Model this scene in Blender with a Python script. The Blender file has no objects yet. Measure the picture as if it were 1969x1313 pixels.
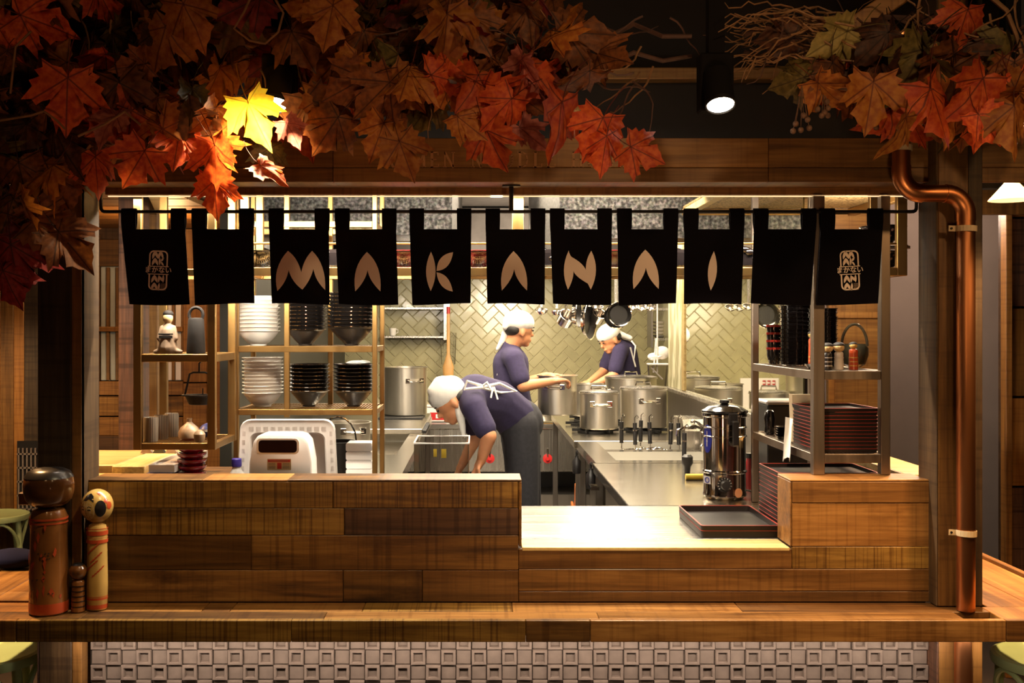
import bpy, bmesh, math, random
from mathutils import Vector, Matrix, Euler, noise
R = random.Random(7)
PI = math.pi
S = bpy.context.scene
COL = S.collection
# ---------------------------------------------------------------- camera, world, light, exposure
EYE, FX, VX, VY = 1.55, 2028.0, 920.0, 632.0
cam = bpy.data.cameras.new('camera'); camo = bpy.data.objects.new('camera', cam); COL.objects.link(camo)
camo.location = (0, 0, EYE); camo.rotation_euler = (PI/2, 0, 0)
cam.sensor_width = 36; cam.lens = 36*FX/1969
cam.shift_x = (984.5-VX)/1969; cam.shift_y = -(656.5-VY)/1969
cam.clip_start = .05; S.camera = camo
S.view_settings.view_transform = 'Standard'; S.view_settings.look = 'None'
S.view_settings.gamma = 1; S.view_settings.use_curve_mapping = False
S.view_settings.exposure = 0.0
S.cycles.max_bounces = 7; S.cycles.diffuse_bounces = 4; S.cycles.glossy_bounces = 4
S.cycles.transmission_bounces = 6; S.cycles.sample_clamp_indirect = 4
S.cycles.caustics_reflective = False; S.cycles.caustics_refractive = False
world = bpy.data.worlds.new('world'); S.world = world; world.use_nodes = True
world.node_tree.nodes['Background'].inputs[0].default_value = (.9, .5, .28, 1)
world.node_tree.nodes['Background'].inputs[1].default_value = .012
WARM, AMBER = (1, .84, .62), (1, .55, .22)
def light(kind, name, loc, energy, color=WARM, size=.1, sizey=None, aim=None, angle=60, blend=.6):
    l = bpy.data.lights.new(name, kind); l.energy = energy; l.color = color
    if kind == 'AREA':
        l.shape = 'RECTANGLE'; l.size = size; l.size_y = sizey or size
    else:
        l.shadow_soft_size = size
    if kind == 'SPOT': l.spot_size = math.radians(angle); l.spot_blend = blend
    o = bpy.data.objects.new(name, l); COL.objects.link(o); o.location = loc
    d = Vector(aim or (loc[0], loc[1], loc[2]-1)) - Vector(loc)
    o.rotation_euler = d.to_track_quat('-Z', 'Y').to_euler()
    return o
# kitchen ceiling and hood lamps (light the cooks, pots and tiled wall)
light('AREA', 'kitchen_light', (.13, 5.9, 2.55), 105, WARM, .5, 2.0)
light('AREA', 'kitchen_light', (.3, 8.0, 1.97), 42, WARM, .5, 1.0, aim=(.35, 9.8, 1.1))  # added fill hanging free at hood height, brightens the tiled wall
light('AREA', 'kitchen_light', (.9, 6.9, 2.3), 80, WARM, .5, 2.4)
light('AREA', 'kitchen_light', (-.7, 6.8, 2.3), 55, WARM, .5, 2.4)
light('AREA', 'kitchen_light', (.7, 4.85, 2.5), 48, WARM, .6, .4, aim=(.6, 3.9, .9))
# strip under the header beam, then two fills added for the bowls
light('AREA', 'strip_and_fill_light', (0, 3.395, 1.965), 54, (1, .88, .70), 2.3, .02, aim=(0, 3.75, 1.1))
light('AREA', 'strip_and_fill_light', (-.62, 3.40, 1.962), 18, (1, .88, .70), .9, .02, aim=(-.62, 3.9, 1.5))  # second copy beside the strip, added to brighten the bowls
light('AREA', 'strip_and_fill_light', (-.62, 3.47, 1.712), 7, (1, .88, .70), .85, .02, aim=(-.62, 3.9, 1.3))  # added fill below the overhead rack for the bowl fronts, no strip there
# strip under the ledge, onto the moulded tiles
light('AREA', 'ledge_strip_light', (.16, 3.06, .652), 9.0, (1, .80, .62), 2.72, .02, aim=(.16, 3.23, .42))
# ceiling spots in front of the counter
light('SPOT', 'spot_light', (.597, 2.58, 2.05), 88, (1, .74, .46), .03, aim=(.74, 3.10, .75), angle=78)
light('SPOT', 'spot_light', (-.508, 2.60, 2.072), 30, (1, .76, .42), .02, aim=(-.56, 2.42, 1.7), angle=140)
light('SPOT', 'spot_light', (1.74, 2.75, 2.06), 90, AMBER, .03, aim=(1.62, 3.3, .7), angle=80)
# added fill spots ahead of the camera, no lamps there, two shine upward
light('SPOT', 'front_fill_light', (.9, .4, 2.9), 62, (1, .62, .30), .10, aim=(.8, 3.1, 1.5), angle=70)
light('SPOT', 'front_fill_light', (-.9, .3, 2.9), 13, AMBER, .10, aim=(-.6, 2.8, 1.5), angle=75)
light('SPOT', 'front_fill_light', (1.9, 1.3, 2.6), 40, AMBER, .08, aim=(1.43, 3.1, 1.2), angle=50)  # fill added for the copper pipe and right post
light('SPOT', 'front_fill_light', (-.2, 1.2, .9), 15, (1, .42, .2), .10, aim=(-.2, 2.9, 2.0), angle=80)  # low uplight standing in for bounce on the leaves
light('SPOT', 'front_fill_light', (.75, 1.3, 1.3), 20, (1, .60, .28), .08, aim=(.62, 3.2, 2.05), angle=62)  # uplight added to brighten the header beam
# side rooms
light('SPOT', 'side_light', (-1.95, 3.7, 2.5), 330, AMBER, .05, aim=(-1.7, 3.6, .7), angle=70)
light('SPOT', 'side_light', (-2.7, 2.9, 2.1), 420, (1, .66, .34), .05, aim=(-1.75, 3.45, .5), angle=24)  # added narrow spot, no lamp there, brightens the bottom left stool
light('SPOT', 'side_light', (-3.0, 4.6, 2.1), 110, (1, .66, .34), .05, aim=(-2.7, 5.9, .5), angle=70)
light('POINT', 'side_light', (-2.3, 4.9, 2.0), 4, AMBER, .1)
light('POINT', 'side_light', (-1.6, 5.4, 1.95), 15, AMBER, .1)
light('SPOT', 'side_light', (1.98, 4.2, 2.4), 330, AMBER, .05, aim=(1.7, 3.6, .7), angle=75)
light('SPOT', 'side_light', (2.9, 2.5, 2.1), 420, (1, .66, .34), .05, aim=(1.9, 3.4, .45), angle=26)  # added narrow spot, no lamp there, brightens the bottom right stool
light('POINT', 'side_light', (2.15, 5.1, 2.2), 42, (1, .74, .56), .1)
light('POINT', 'side_light', (1.62, 4.5, 1.95), 14, WARM, .1)

# ---------------------------------------------------------------- helpers
def X(px, d): return (px-VX)*d/FX
def Z(py, d): return EYE-(py-VY)*d/FX
def P(px, py, d): return Vector((X(px, d), d, Z(py, d)))
def tag(o, label=None, cat=None, group=None, kind=None):
    if label: o['label'] = label
    if cat: o['category'] = cat
    if group: o['group'] = group
    if kind: o['kind'] = kind
    return o
def thing(name, label, cat, loc=(0, 0, 0), rz=0, group=None):
    o = bpy.data.objects.new(name, None); COL.objects.link(o); o.empty_display_size = .05
    o.location = loc; o.rotation_euler = (0, 0, rz)
    return tag(o, label, cat, group)
def copy_tree(o, parent=None):
    c = o.copy(); COL.objects.link(c)
    if parent: c.parent = parent
    for ch in list(o.children): copy_tree(ch, c)
    return c
def mesh_obj(name, me, mat=None, parent=None, loc=(0, 0, 0), rot=(0, 0, 0)):
    o = bpy.data.objects.new(name, me); COL.objects.link(o)
    if mat is not None:
        if len(me.materials) == 0: me.materials.append(mat)
        elif me.materials[0] != mat:
            o.material_slots[0].link = 'OBJECT'; o.material_slots[0].material = mat
    if parent: o.parent = parent
    o.location = loc; o.rotation_euler = rot
    return o
class MB:
    def __init__(s): s.v = []; s.f = []; s.uv = None
    def add(s, vs, fs, M=None):
        b = len(s.v)
        for p in vs:
            p = Vector(p); s.v.append(M @ p if M is not None else p)
        for f in fs: s.f.append([i+b for i in f])
        return s
    def box(s, x0, x1, y0, y1, z0, z1, M=None, c=0):
        if x0 > x1: x0, x1 = x1, x0
        if y0 > y1: y0, y1 = y1, y0
        if z0 > z1: z0, z1 = z1, z0
        c = min(c, (x1-x0)*.4, (y1-y0)*.4, (z1-z0)*.4)
        if c <= 0:
            vs = [(x, y, z) for x in (x0, x1) for y in (y0, y1) for z in (z0, z1)]
            return s.add(vs, [(0,1,3,2),(4,6,7,5),(0,4,5,1),(2,3,7,6),(0,2,6,4),(1,5,7,3)], M)
        vs = []; idx = {}
        lo = (x0, y0, z0); hi = (x1, y1, z1)
        for sx in (0, 1):
            for sy in (0, 1):
                for sz in (0, 1):
                    sg = (sx, sy, sz)
                    for ax in range(3):   # vertex lying on the face normal to ax
                        p = []
                        for k in range(3):
                            e = hi[k] if sg[k] else lo[k]
                            if k != ax: e += -c if sg[k] else c
                            p.append(e)
                        idx[(sx, sy, sz, ax)] = len(vs); vs.append(p)
        fs = []
        for ax in range(3):
            o = [k for k in range(3) if k != ax]
            for sv in (0, 1):
                q = []
                for a, b in ((0, 0), (1, 0), (1, 1), (0, 1)):
                    g = [0, 0, 0]; g[ax] = sv; g[o[0]] = a; g[o[1]] = b
                    q.append(idx[(g[0], g[1], g[2], ax)])
                fs.append(q)
        for ax in range(3):
            o = [k for k in range(3) if k != ax]
            for a in (0, 1):
                for b in (0, 1):
                    g0 = [0, 0, 0]; g0[o[0]] = a; g0[o[1]] = b; g1 = list(g0); g1[ax] = 1
                    fs.append([idx[(*g0, o[0])], idx[(*g1, o[0])], idx[(*g1, o[1])], idx[(*g0, o[1])]])
        for sx in (0, 1):
            for sy in (0, 1):
                for sz in (0, 1): fs.append([idx[(sx, sy, sz, 0)], idx[(sx, sy, sz, 1)], idx[(sx, sy, sz, 2)]])
        return s.add(vs, fs, M)
    def tube(s, pts, r, n=8, cap=True, M=None, closed=False):
        pts = [Vector(p) for p in pts]; m = len(pts)
        rs = r if isinstance(r, (list, tuple)) else [r]*m
        vs = []; fs = []; pn = None
        for i, p in enumerate(pts):
            if closed: t = pts[(i+1) % m]-pts[i-1]
            else: t = pts[min(i+1, m-1)]-pts[max(i-1, 0)]
            if t.length < 1e-9: t = Vector((0, 0, 1))
            t.normalize()
            if pn is None:
                a = Vector((0, 0, 1)) if abs(t.z) < .9 else Vector((1, 0, 0))
                pn = t.cross(a).normalized()
            pn = (pn-t*pn.dot(t))
            if pn.length < 1e-6: pn = t.orthogonal()
            pn.normalize(); b = t.cross(pn)
            for k in range(n):
                a = 2*PI*k/n; vs.append(p+(pn*math.cos(a)+b*math.sin(a))*rs[i])
        for i in range(m if closed else m-1):
            j = (i+1) % m
            for k in range(n): fs.append((i*n+k, i*n+(k+1) % n, j*n+(k+1) % n, j*n+k))
        if cap and not closed: fs.append(list(range(n))[::-1]); fs.append([(m-1)*n+k for k in range(n)])
        return s.add(vs, fs, M)
    def lathe(s, prof, n=24, M=None, c=(0, 0, 0), cap=True, sx=1, sy=1):
        vs = []; fs = []
        for (r, z) in prof:
            for k in range(n):
                a = 2*PI*k/n; vs.append((c[0]+r*sx*math.cos(a), c[1]+r*sy*math.sin(a), c[2]+z))
        m = len(prof)
        for i in range(m-1):
            for k in range(n): fs.append((i*n+k, i*n+(k+1) % n, (i+1)*n+(k+1) % n, (i+1)*n+k))
        if cap:
            if prof[0][0] > 1e-6: fs.append(list(range(n))[::-1])
            if prof[-1][0] > 1e-6: fs.append([(m-1)*n+k for k in range(n)])
        return s.add(vs, fs, M)
    def ell(s, c, r, M=None, n=16, m=10):
        if not isinstance(r, (list, tuple)): r = (r, r, r)
        vs = []; fs = []
        for i in range(m+1):
            t = PI*i/m
            for k in range(n):
                a = 2*PI*k/n
                vs.append((c[0]+r[0]*math.sin(t)*math.cos(a), c[1]+r[1]*math.sin(t)*math.sin(a), c[2]+r[2]*math.cos(t)))
        for i in range(m):
            for k in range(n): fs.append((i*n+k, (i+1)*n+k, (i+1)*n+(k+1) % n, i*n+(k+1) % n))
        return s.add(vs, fs, M)
    def prism(s, poly, t0, t1, axis='Y', M=None):
        # poly in (x,z) for axis Y, (x,y) for Z, (y,z) for X ; extruded from t0 to t1
        def q(a, b, t): return {'Y': (a, t, b), 'Z': (a, b, t), 'X': (t, a, b)}[axis]
        n = len(poly)
        vs = [q(a, b, t0) for a, b in poly]+[q(a, b, t1) for a, b in poly]
        fs = [list(range(n)), list(range(n, 2*n))[::-1]]+[(i, (i+1) % n, n+(i+1) % n, n+i) for i in range(n)]
        return s.add(vs, fs, M)
    def mesh(s, name, smooth=35, weld=True):
        me = bpy.data.meshes.new(name)
        me.from_pydata([tuple(v) for v in s.v], [], s.f)
        bm = bmesh.new(); bm.from_mesh(me)
        if weld: bmesh.ops.remove_doubles(bm, verts=bm.verts, dist=1e-5)
        bmesh.ops.recalc_face_normals(bm, faces=bm.faces)
        ng = [f for f in bm.faces if len(f.verts) > 4]
        if ng: bmesh.ops.triangulate(bm, faces=ng)
        if smooth:
            lim = math.radians(smooth)
            for f in bm.faces: f.smooth = True
            for e in bm.edges:
                if len(e.link_faces) != 2 or e.calc_face_angle(0) > lim: e.smooth = False
        bm.to_mesh(me); bm.free()
        return me
    def build(s, name, mat, parent=None, loc=(0, 0, 0), rot=(0, 0, 0), smooth=35, weld=True):
        return mesh_obj(name, s.mesh(name, smooth, weld), mat, parent, loc, rot)
def rotm(x=0, y=0, z=0, loc=(0, 0, 0)): return Matrix.Translation(loc) @ Euler((x, y, z)).to_matrix().to_4x4()
def bez(p0, c, p1, n=8): return [((1-t)**2*p0[0]+2*t*(1-t)*c[0]+t*t*p1[0], (1-t)**2*p0[1]+2*t*(1-t)*c[1]+t*t*p1[1]) for t in [i/n for i in range(n)]]

# ---------------------------------------------------------------- materials
def nt(name):
    m = bpy.data.materials.new(name); m.use_nodes = True
    t = m.node_tree; b = t.nodes['Principled BSDF']
    return m, t, b
def nd(t, kind, **kw):
    n = t.nodes.new(kind)
    for k, v in kw.items():
        if k == 'i':
            for kk, vv in v.items(): n.inputs[kk].default_value = vv
        else: setattr(n, k, v)
    return n
def lk(t, a, b): t.links.new(a, b)
def ramp(t, fac, stops, interp='LINEAR'):
    r = t.nodes.new('ShaderNodeValToRGB'); e = r.color_ramp; e.interpolation = interp
    while len(e.elements) < len(stops): e.elements.new(.5)
    for i, (p, c) in enumerate(stops):
        e.elements[i].position = p; e.elements[i].color = (*c, 1) if len(c) == 3 else c
    lk(t, fac, r.inputs[0]); return r.outputs[0]
def bump(t, b, h, strength=.2, dist=.003):
    n = nd(t, 'ShaderNodeBump', i={'Strength': strength, 'Distance': dist})
    lk(t, h, n.inputs['Height']); lk(t, n.outputs[0], b.inputs['Normal'])
def mix(t, a, bcol, fac, mode='MIX'):
    n = nd(t, 'ShaderNodeMix', data_type='RGBA', blend_type=mode)
    for s_, v in ((n.inputs[0], fac), (n.inputs[6], a), (n.inputs[7], bcol)):
        if hasattr(v, 'links') or hasattr(v, 'is_linked'): lk(t, v, s_)
        elif isinstance(v, (int, float)): s_.default_value = v
        else: s_.default_value = (*v, 1) if len(v) == 3 else v
    return n.outputs[2]
def coords(t, scale, rnd=True):
    tc = nd(t, 'ShaderNodeTexCoord'); out = tc.outputs['Object']
    if rnd:
        oi = nd(t, 'ShaderNodeObjectInfo')
        sc = nd(t, 'ShaderNodeVectorMath', operation='SCALE'); sc.inputs[0].default_value = (31, 17, 23)
        lk(t, oi.outputs['Random'], sc.inputs['Scale'])
        ad = nd(t, 'ShaderNodeVectorMath', operation='ADD'); lk(t, out, ad.inputs[0]); lk(t, sc.outputs[0], ad.inputs[1]); out = ad.outputs[0]
    mp = nd(t, 'ShaderNodeMapping'); mp.inputs['Scale'].default_value = scale; lk(t, out, mp.inputs[0])
    return mp.outputs[0]
def plain(name, col, rough=.5, metal=0, noise_amt=.12, nscale=12, bmp=0, coat=0, emis=None, estr=0, alpha=1, trans=0, spec=None, sub=0):
    m, t, b = nt(name)
    b.inputs['Roughness'].default_value = rough; b.inputs['Metallic'].default_value = metal
    v = coords(t, (nscale,)*3)
    n = nd(t, 'ShaderNodeTexNoise', i={'Scale': 1, 'Detail': 4}); lk(t, v, n.inputs[0])
    a = tuple(max(0, c*(1-noise_amt)) for c in col); c2 = tuple(min(1, c*(1+noise_amt)) for c in col)
    lk(t, ramp(t, n.outputs[0], [(.3, a), (.7, c2)]), b.inputs['Base Color'])
    if bmp: bump(t, b, n.outputs[0], bmp, .002)
    if coat: b.inputs['Coat Weight'].default_value = coat; b.inputs['Coat Roughness'].default_value = .06
    if emis: b.inputs['Emission Color'].default_value = (*emis, 1); b.inputs['Emission Strength'].default_value = estr
    if trans: b.inputs['Transmission Weight'].default_value = trans
    if sub: b.inputs['Subsurface Weight'].default_value = sub; b.inputs['Subsurface Radius'].default_value = (.02, .008, .004)
    if spec is not None: b.inputs['Specular IOR Level'].default_value = spec
    b.inputs['Alpha'].default_value = alpha
    return m
def wood(name, dark, mid, lite, axis='X', saw=.5, stain=.5, rough=.5, var=.35, sawfreq=70, fine=26, bm=.35):
    dark, mid, lite = [(c[0], c[1]*1.13, c[2]*.95) for c in (dark, mid, lite)]
    m, t, b = nt(name); b.inputs['Roughness'].default_value = rough
    ax = 'XYZ'.index(axis)
    sg = [fine]*3; sg[ax] = 1.3
    n1 = nd(t, 'ShaderNodeTexNoise', i={'Scale': 1, 'Detail': 6, 'Roughness': .6, 'Distortion': .8}); lk(t, coords(t, sg), n1.inputs[0])
    c = ramp(t, n1.outputs[0], [(.28, dark), (.5, mid), (.74, lite)])
    sh = [fine*4]*3; sh[ax] = 5
    n4 = nd(t, 'ShaderNodeTexNoise', i={'Scale': 1, 'Detail': 3}); lk(t, coords(t, sh), n4.inputs[0])
    c = mix(t, c, ramp(t, n4.outputs[0], [(.35, (.62, .55, .5)), (.6, (1, 1, 1))]), .6, 'MULTIPLY')
    # band saw marks across the grain
    ss = [1.2]*3; ss[ax] = sawfreq
    n2 = nd(t, 'ShaderNodeTexNoise', i={'Scale': 1, 'Detail': 2}); lk(t, coords(t, ss), n2.inputs[0])
    c = mix(t, c, ramp(t, n2.outputs[0], [(.36, (.42, .34, .28)), (.47, (1, 1, 1))]), saw, 'MULTIPLY')
    st = [8]*3; st[ax] = 3.5
    n3 = nd(t, 'ShaderNodeTexNoise', i={'Scale': 1, 'Detail': 5, 'Roughness': .65}); lk(t, coords(t, st), n3.inputs[0])
    c = mix(t, c, ramp(t, n3.outputs[0], [(.50, (1, 1, 1)), (.68, (.30, .23, .20))]), stain, 'MULTIPLY')
    oi = nd(t, 'ShaderNodeObjectInfo'); mr = nd(t, 'ShaderNodeMapRange', i={3: 1-var, 4: 1+var}); lk(t, oi.outputs['Random'], mr.inputs[0])
    hs = nd(t, 'ShaderNodeHueSaturation'); lk(t, mr.outputs[0], hs.inputs['Value']); lk(t, c, hs.inputs['Color'])
    lk(t, hs.outputs[0], b.inputs['Base Color'])
    ad = nd(t, 'ShaderNodeMath', operation='ADD'); lk(t, n4.outputs[0], ad.inputs[0]); lk(t, n2.outputs[0], ad.inputs[1])
    bump(t, b, ad.outputs[0], bm, .0015)
    return m
def steel(name, col=(.62, .60, .57), rough=.28, axis='Z', streak=60, aniso=.0, metal=1, bm=.05):
    m, t, b = nt(name); b.inputs['Metallic'].default_value = metal
    sg = [streak]*3; sg['XYZ'.index(axis)] = 1.5
    n = nd(t, 'ShaderNodeTexNoise', i={'Scale': 1, 'Detail': 4}); lk(t, coords(t, sg), n.inputs[0])
    mr = nd(t, 'ShaderNodeMapRange', i={3: rough*.75, 4: rough*1.3}); lk(t, n.outputs[0], mr.inputs[0]); lk(t, mr.outputs[0], b.inputs['Roughness'])
    a = tuple(c*.94 for c in col)
    lk(t, ramp(t, n.outputs[0], [(.3, a), (.7, col)]), b.inputs['Base Color'])
    bump(t, b, n.outputs[0], bm, .001)
    return m
M = {}
M['board'] = wood('reclaimed_board', (.045, .017, .006), (.165, .066, .018), (.31, .138, .038), 'X', .6, .75, .42)
M['board_stained'] = wood('stained_board', (.05, .018, .008), (.20, .080, .024), (.34, .15, .045), 'X', .3, 1.0, .5)
M['board_red'] = wood('reddish_board', (.07, .027, .009), (.18, .070, .021), (.28, .120, .038), 'X', .25, .35, .42)
M['board_dark'] = wood('dark_board', (.028, .011, .007), (.075, .031, .017), (.13, .056, .026), 'X', .7, .4, .5)
M['board_gold'] = wood('golden_sawn_board', (.075, .031, .008), (.24, .108, .024), (.40, .20, .05), 'X', .85, .6, .45, .15, 150)
M['board_y'] = wood('ledge_board_y', (.12, .045, .012), (.28, .115, .034), (.42, .19, .06), 'Y', .3, .4, .4)
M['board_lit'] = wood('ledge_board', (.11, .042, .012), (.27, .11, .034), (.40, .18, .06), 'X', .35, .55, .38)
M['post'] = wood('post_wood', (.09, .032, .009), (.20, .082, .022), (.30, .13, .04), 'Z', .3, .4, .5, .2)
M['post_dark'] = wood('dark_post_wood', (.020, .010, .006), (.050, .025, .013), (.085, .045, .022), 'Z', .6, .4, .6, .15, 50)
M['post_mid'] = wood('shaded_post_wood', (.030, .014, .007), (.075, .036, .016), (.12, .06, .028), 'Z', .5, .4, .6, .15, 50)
M['post_rough'] = wood('rough_post_wood', (.025, .009, .006), (.085, .030, .016), (.17, .06, .03), 'Z', .9, .3, .75, .2, 60, 26, .9)
M['beam'] = wood('beam_wood', (.14, .058, .018), (.28, .120, .036), (.38, .17, .055), 'X', .2, .3, .5, .12)
M['panel_wood'] = wood('panel_wood', (.16, .055, .014), (.32, .12, .03), (.42, .18, .05), 'Z', .3, .2, .5, .3)
M['panel_wood_x'] = wood('panel_wood_across', (.14, .05, .014), (.28, .11, .03), (.40, .17, .05), 'X', .4, .3, .5, .3)
M['pale_wood'] = wood('pale_butcher_block', (.42, .24, .10), (.60, .38, .18), (.70, .48, .25), 'X', .1, .1, .4, .12)
M['pale_wood2'] = wood('maple_board', (.60, .42, .22), (.74, .54, .30), (.80, .62, .38), 'Y', .0, .05, .4, .08)
M['steel'] = steel('brushed_steel', (.60, .57, .52), .26)
M['steel_x'] = steel('brushed_steel_top', (.66, .63, .58), .24, 'X')
M['worktop'] = steel('reflective_worktop', (.64, .59, .50), .20, 'X', 40)
M['steel_dark'] = steel('worn_dark_steel', (.30, .27, .24), .38)
M['pot'] = steel('aluminium_pot', (.76, .71, .62), .32, 'Z')
M['pot_lid'] = steel('aluminium_lid', (.60, .57, .52), .25, 'X')
M['chrome'] = steel('polished_steel', (.72, .68, .64), .09, 'Z', 30)
M['rack_steel'] = steel('worn_rack_steel', (.36, .29, .23), .36, 'Z', 40, bm=.15)
M['brass'] = steel('aged_brass', (.34, .20, .07), .42, 'Z', 25, bm=.2)
M['copper'] = steel('aged_copper', (.62, .25, .10), .33, 'Z', 18, bm=.12)
M['grate'] = plain('cast_iron', (.018, .017, .016), .5, .4)
M['black_gloss'] = plain('black_lacquer', (.008, .006, .006), .16, 0, .1, coat=.6)
M['black_glaze'] = plain('black_glazed_ceramic', (.014, .011, .010), .32, 0, .1, coat=.25)
M['black'] = plain('black_plastic', (.015, .013, .013), .4)
M['iron'] = plain('blackened_iron', (.018, .014, .012), .55, .6, .3, 30, .3)
M['dark_iron'] = plain('dark_cast_iron', (.013, .009, .007), .75, .3, .3, 30, .4)
M['rod'] = plain('black_steel_rod', (.010, .008, .008), .45, .3)
M['white'] = plain('white_glaze', (.80, .72, .62), .25, 0, .04, coat=.3)
M['white_cer'] = plain('white_ceramic_bowl', (.92, .86, .78), .3, 0, .03)
M['white_plastic'] = plain('white_plastic', (.78, .72, .68), .3, 0, .03)
M['paper'] = plain('kraft_paper', (.62, .48, .30), .8, 0, .08)
M['cloth_white'] = plain('white_cloth', (.82, .78, .72), .9, 0, .05, 40, .3)
M['noren'] = plain('navy_black_cotton', (.0055, .0048, .0075), .95, 0, .15, 300, .2, spec=.1)
M['applique'] = plain('cream_print', (.95, .82, .72), .9, 0, .03)
M['grey_print'] = plain('grey_print', (.22, .17, .14), .9, 0, .03)
M['red'] = plain('red_enamel', (.45, .02, .02), .35)
M['crimson'] = plain('crimson_lacquer', (.22, .006, .014), .14, 0, .1, coat=.6)
M['tray_edge'] = plain('red_tray_rim', (.26, .020, .010), .4)
M['red_rim'] = plain('red_lacquer', (.55, .03, .02), .3)
M['orange_board'] = plain('orange_plastic', (.75, .22, .06), .5)
M['blue'] = plain('blue_sticker', (.03, .04, .35), .4)
M['yellow'] = plain('yellow_tape', (.8, .55, .05), .5)
M['purple'] = plain('blue_violet_cap', (.06, .04, .35), .4)
M['navy'] = plain('navy_cotton_shirt', (.030, .022, .065), .9, 0, .12, 60, .2)
M['trousers'] = plain('charcoal_trousers', (.02, .019, .024), .9, 0, .2, 60)
M['apron'] = plain('navy_apron', (.035, .028, .06), .9, 0, .1, 60)
M['skin'] = plain('skin', (.62, .27, .13), .5, 0, .06, 20, sub=.15)
M['hair'] = plain('black_hair', (.012, .009, .008), .6)
M['stool'] = plain('pale_green_paint', (.40, .46, .20), .4, 0, .04)
M['tray_black'] = plain('satin_black_lacquer', (.010, .006, .005), .45, 0, .1, spec=.25)
M['kwall'] = plain('olive_kitchen_wall', (.035, .031, .022), .5, 0, .1, 5)
M['gwall'] = plain('grey_plaster', (.21, .165, .14), .8, 0, .08, 5, .1)
M['black_wall'] = plain('black_ceiling_paint', (.010, .007, .006), .8)
M['ctile'] = plain('grey_moulded_tile', (.155, .118, .098), .62, 0, .14, 30, .2)
M['grout'] = plain('dark_grout', (.05, .038, .03), .9)
M['green_tile'] = plain('sage_glazed_tile', (.36, .32, .17), .24, 0, .10, 9, .12, coat=.3)
M['green_grout'] = plain('cream_grout', (.55, .48, .30), .8)
M['kfloor'] = plain('grey_quarry_floor', (.30, .27, .24), .4, 0, .12)
M['dfloor'] = plain('dark_floor', (.05, .035, .025), .5)
M['kceil'] = plain('grey_ceiling', (.16, .14, .13), .8)
M['lamp_on'] = plain('lamp_lens', (1, .9, .75), .5, emis=(1, .88, .7), estr=60)
M['down_on'] = plain('downlight_lens', (1, .9, .75), .5, emis=(1, .86, .66), estr=7)
M['strip_on'] = plain('strip_lens', (1, .85, .6), .5, emis=(1, .72, .38), estr=1.1)
M['shade_on'] = plain('glowing_shade', (1, .8, .5), .7, emis=(1, .50, .20), estr=2.2)
M['fixture'] = plain('matt_black_fixture', (.006, .005, .005), .9, spec=.1)
M['twig'] = plain('curly_willow_twig', (.22, .11, .045), .7, 0, .3, 40)
M['twig_dark'] = plain('dark_vine', (.07, .03, .02), .7, 0, .3, 40)
M['berry'] = plain('dried_berry', (.13, .065, .035), .8, 0, .4, 120, .6)
M['wick'] = plain('paddle_wood', (.50, .27, .09), .5)
M['blind'] = plain('grey_blind_slat', (.34, .36, .33), .6)
M['book'] = plain('navy_book_cover', (.04, .05, .18), .4)
M['page'] = plain('book_pages', (.75, .7, .62), .8)
M['clay'] = plain('unglazed_clay', (.30, .20, .13), .6, 0, .3, 18)
M['tan_glaze'] = plain('tan_glaze', (.34, .22, .13), .35, 0, .4, 25)
M['screen'] = plain('dark_screen', (.02, .008, .006), .12)
M['hang'] = plain('polished_ladle', (.55, .5, .45), .15, 1)
# speckled hood metal
def speck():
    m, t, b = nt('speckled_hood_metal')
    v = nd(t, 'ShaderNodeTexVoronoi', i={'Scale': 1}); lk(t, coords(t, (85, 85, 85)), v.inputs[0])
    n = nd(t, 'ShaderNodeTexNoise', i={'Scale': 1, 'Detail': 3}); lk(t, coords(t, (60, 60, 60)), n.inputs[0])
    c = ramp(t, n.outputs[0], [(.35, (.035, .027, .022)), (.5, (.10, .085, .072)), (.66, (.22, .19, .165))])
    c = mix(t, c, v.outputs['Color'], .25, 'OVERLAY')
    hs = nd(t, 'ShaderNodeHueSaturation', i={'Saturation': .35}); lk(t, c, hs.inputs['Color'])
    lk(t, hs.outputs[0], b.inputs['Base Color']); b.inputs['Metallic'].default_value = .7; b.inputs['Roughness'].default_value = .45
    return m
M['hood'] = speck()
def woven(name, c1, c2, s=90):
    m, t, b = nt(name)
    v = nd(t, 'ShaderNodeTexVoronoi', i={'Scale': 1}); lk(t, coords(t, (s, s, s), False), v.inputs[0])
    lk(t, ramp(t, v.outputs[0], [(.25, c2), (.5, c1)]), b.inputs['Base Color']); b.inputs['Roughness'].default_value = .4; b.inputs['Metallic'].default_value = .5
    bump(t, b, v.outputs[0], .6, .004); return m
M['mesh_panel'] = woven('expanded_brass_mesh', (.42, .28, .12), (.03, .015, .008), 80)
def glassy(name, tint=(.86, .86, .7), rough=.03, refl=.35):
    m, t, b = nt(name); out = t.nodes['Material Output']
    tr = nd(t, 'ShaderNodeBsdfTransparent'); tr.inputs[0].default_value = (*tint, 1)
    gl = nd(t, 'ShaderNodeBsdfGlossy', i={'Roughness': rough}); gl.inputs[0].default_value = (.9, .88, .75, 1)
    lw = nd(t, 'ShaderNodeLayerWeight', i={'Blend': refl}); mx = nd(t, 'ShaderNodeMixShader')
    lk(t, lw.outputs['Facing'], mx.inputs[0]); lk(t, tr.outputs[0], mx.inputs[1]); lk(t, gl.outputs[0], mx.inputs[2]); lk(t, mx.outputs[0], out.inputs[0])
    return m
M['glass'] = glassy('partition_glass', (.75, .74, .58), .02, .62)
M['clear'] = glassy('clear_plastic', (.80, .78, .76), .15, .3)
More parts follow.
